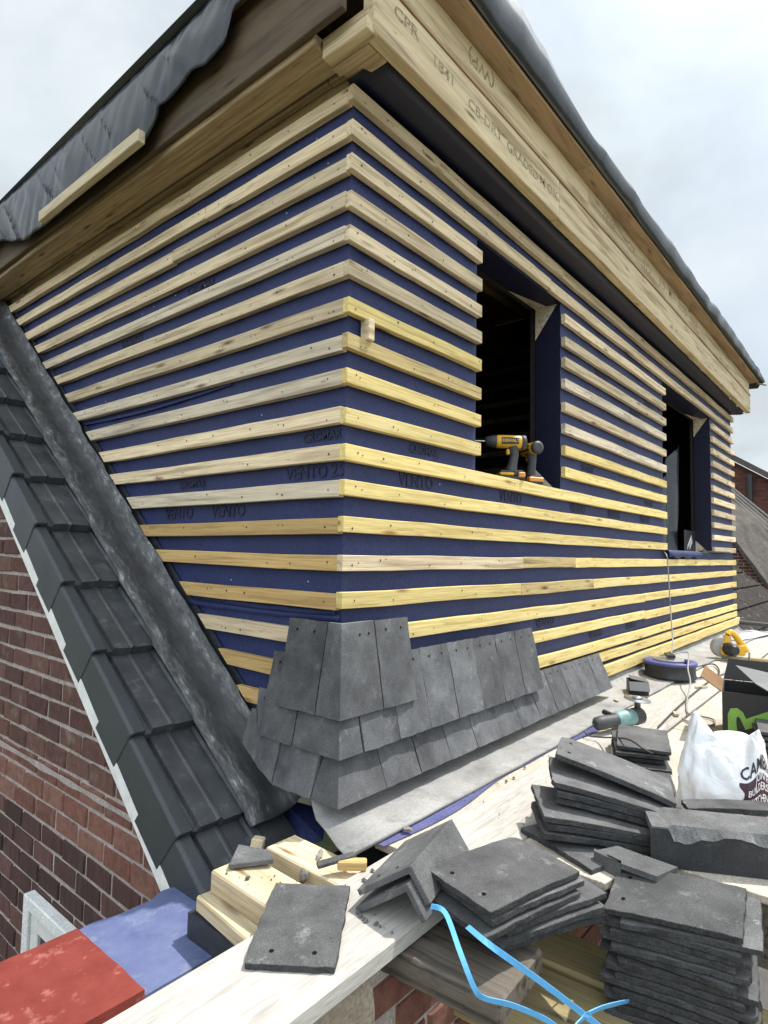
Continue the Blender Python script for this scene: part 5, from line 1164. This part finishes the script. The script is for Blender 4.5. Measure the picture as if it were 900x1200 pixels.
# ------------------------------------------------------------------ cordless drills on the first window sill
def drill(label, base, yaw, impact):
    d = thing('cordless_drill', label, 'cordless drill', base, 'cordless drills on the window sill', R(yaw))
    loc = lambda b, nm, mat, **k: b.build(nm, mat if isinstance(mat, list) else M[mat], d, off=V((0, 0, 0)), **k)
    loc(MB().box((-0.068, -0.038, 0.0), (0.052, 0.038, 0.018)).box((-0.060, -0.032, 0.0185), (0.046, 0.032, 0.046)), 'battery', 'black', bevel=0.006, seg=2)
    loc(MB().box((-0.066, -0.040, 0.020), (0.0, 0.040, 0.034)), 'battery_latch', 'tool_yellow', bevel=0.004)
    loc(MB().box((0.02, -0.041, 0.012), (0.051, 0.041, 0.036)), 'battery_grip', 'orange', bevel=0.004)
    loc(MB().tube([V((-0.006, 0, 0.045)), V((0.002, 0, 0.075)), V((0.010, 0, 0.12)), V((0.002, 0, 0.155))], [0.027, 0.021, 0.020, 0.026], 14), 'grip', 'dkgrey')
    loc(MB().box((-0.028, -0.012, 0.118), (-0.012, 0.012, 0.145)), 'trigger', 'tool_yellow', bevel=0.004)
    hx = -0.075 if impact else -0.06
    loc(MB().tube([V((hx, 0, 0.178)), V((hx + 0.01, 0, 0.178)), V((0.035, 0, 0.178)), V((0.04, 0, 0.178))], [0.026, 0.030, 0.030, 0.028], 18), 'motor_housing', 'tool_yellow')
    loc(MB().tube([V((0.041, 0, 0.178)), V((0.048, 0, 0.178)), V((0.060, 0, 0.178)), V((0.064, 0, 0.178))], [0.030, 0.032, 0.030, 0.020], 18), 'motor_cap', 'dkgrey')
    loc(MB().tube([V((hx - 0.05, 0, 0.178)), V((hx - 0.045, 0, 0.178)), V((hx - 0.012, 0, 0.178)), V((hx - 0.001, 0, 0.178))], [0.014, 0.021, 0.028, 0.029], 18), 'nose', 'dkgrey')
    loc(MB().tube([V((hx - 0.12, 0, 0.178)), V((hx - 0.051, 0, 0.178))], [0.0032, 0.0045], 8), 'bit', 'metal')
    for sg in (-1, 1):
        bd = loc(MB().box((-0.055, 0.0285 * sg - 0.003, 0.164), (0.025, 0.0285 * sg + 0.003, 0.194)), 'badge', 'black', bevel=0.002)
        t_ = text_mesh('DEWALT', 0.019, M['tool_yellow'], 'lettering', bold=0.0004); t_.parent = bd
        if sg < 0: t_.matrix_local = Matrix.Translation((-0.052, -0.0322, 0.173)) @ frame((1, 0, 0), (0, 0, 1)).to_4x4()
        else: t_.matrix_local = Matrix.Translation((0.022, 0.0322, 0.173)) @ frame((-1, 0, 0), (0, 0, 1)).to_4x4()
    return d
SZ = WH[1] + 0.001
dA, dB = aty(600, 557, 0.050), aty(622, 561, 0.066)
drill('cordless drill nearer the left jamb, bit pointing left, side badge showing', V((dA.x, dA.y, SZ + 0.003)), -47, True)
drill('cordless drill behind and right on the sill, its round motor end facing out', V((dB.x, dB.y, SZ + 0.003)), -118, False)

# ------------------------------------------------------------------ neighbouring houses beyond
nb = thing('neighbour_house', 'brick neighbour house with grey tiled pitched roof, nearest beyond the dormer', 'house', (15, 2, -5))
b = MB(); tn = []
UL, UR, LL, LR = atx(850, 567, 17), atx(905, 611, 17), atx(850, 617, 14.5), atx(905, 691, 14.5)
rs = MB().add([LL, LR, UR, UL], [(0, 1, 2, 3)]); rs.prism([LL, LR, UR, UL], V((0.05, 0.02, -0.12))); rs.build('roof', M['grey_tiles'], nb)
st = MB()
for k in range(4):
    w_ = k / 4 * 0.32; a = UL * (1 - w_) + LL * w_; c = UR * (1 - w_) + LR * w_; st.tube([a + V((-0.03, 0, 0.03)), c + V((-0.03, 0, 0.03))], 0.04, 6)
st.build('ridge_line', M['rubble'], nb)
wy = 14.7
bricks(b, -4, 6.0, -4.2, 0.4, lambda u, z, d: V((wy - d, u, z)), lambda a, z, c, z1: z1 < (LL.z + (LR.z - LL.z) * ((a + c) / 2 - LL.y) / (LR.y - LL.y)) - 0.02 and a < LL.y + 1.0, tn, lambda z: 0, 21)
b.add([(wy, -4, -5), (wy, LL.y + 1, -5), (wy, LL.y + 1, LL.z + (LR.z - LL.z) * 1 / (LR.y - LL.y) - 0.03), (wy, -4, LL.z + (LR.z - LL.z) * (-4 - LL.y) / (LR.y - LL.y) - 0.03)], [(0, 3, 2, 1)], 1)
brick_part('wall', b, tn, [M['brick_far'], M['mortar']], nb)
fh = thing('far_house', 'far red brick house with a dark roof edge and black downpipe', 'house', (22, 3, -5))
A0, A1 = atx(858, 539, 22), atx(905, 563, 22)
b = MB(); tn = []
sl = (A1.z - A0.z) / (A1.y - A0.y)
bricks(b, -3, A0.y, -4, A0.z, lambda u, z, d: V((22.1 - d, u, z)), lambda a, z, c, z1: z1 < A0.z + sl * ((a + c) / 2 - A0.y) - 0.1, tn, lambda z: 0, 31)
b.add([(22.1, -3, -5), (22.1, A0.y + 0.05, -5), (22.1, A0.y + 0.05, A0.z), (22.1, -3, A0.z + sl * (-3 - A0.y))], [(0, 3, 2, 1)], 1)
b.add([(22.1, A0.y + 0.05, -5), (28, A0.y + 1.5, -5), (28, A0.y + 1.5, A0.z), (22.1, A0.y + 0.05, A0.z)], [(0, 3, 2, 1)], 1)
brick_part('wall', b, tn, [M['brick_far'], M['brick_far']], fh)
e0, e1 = A0 + V((-0.12, 0.3, sl * 0.3)), A0 + V((-0.12, -8, sl * -8))
MB().prism([e0, e1, e1 + V((0.35, 0, 0)), e0 + V((0.35, 0, 0))], V((0, 0, 0.20))).build('roof_verge', M['grey_tiles'], fh)
dp = atx(879, 555, 22)
MB().tube([V((21.9, dp.y, -4.8)), V((21.9, dp.y, dp.z - 0.05))], 0.09, 8).build('downpipe', M['black'], fh)

# ------------------------------------------------------------------ render settings
S.render.engine = 'CYCLES'
S.view_settings.view_transform = 'Standard'; S.view_settings.look = 'None'; S.view_settings.gamma = 1; S.view_settings.use_curve_mapping = False
S.view_settings.exposure = 0.52
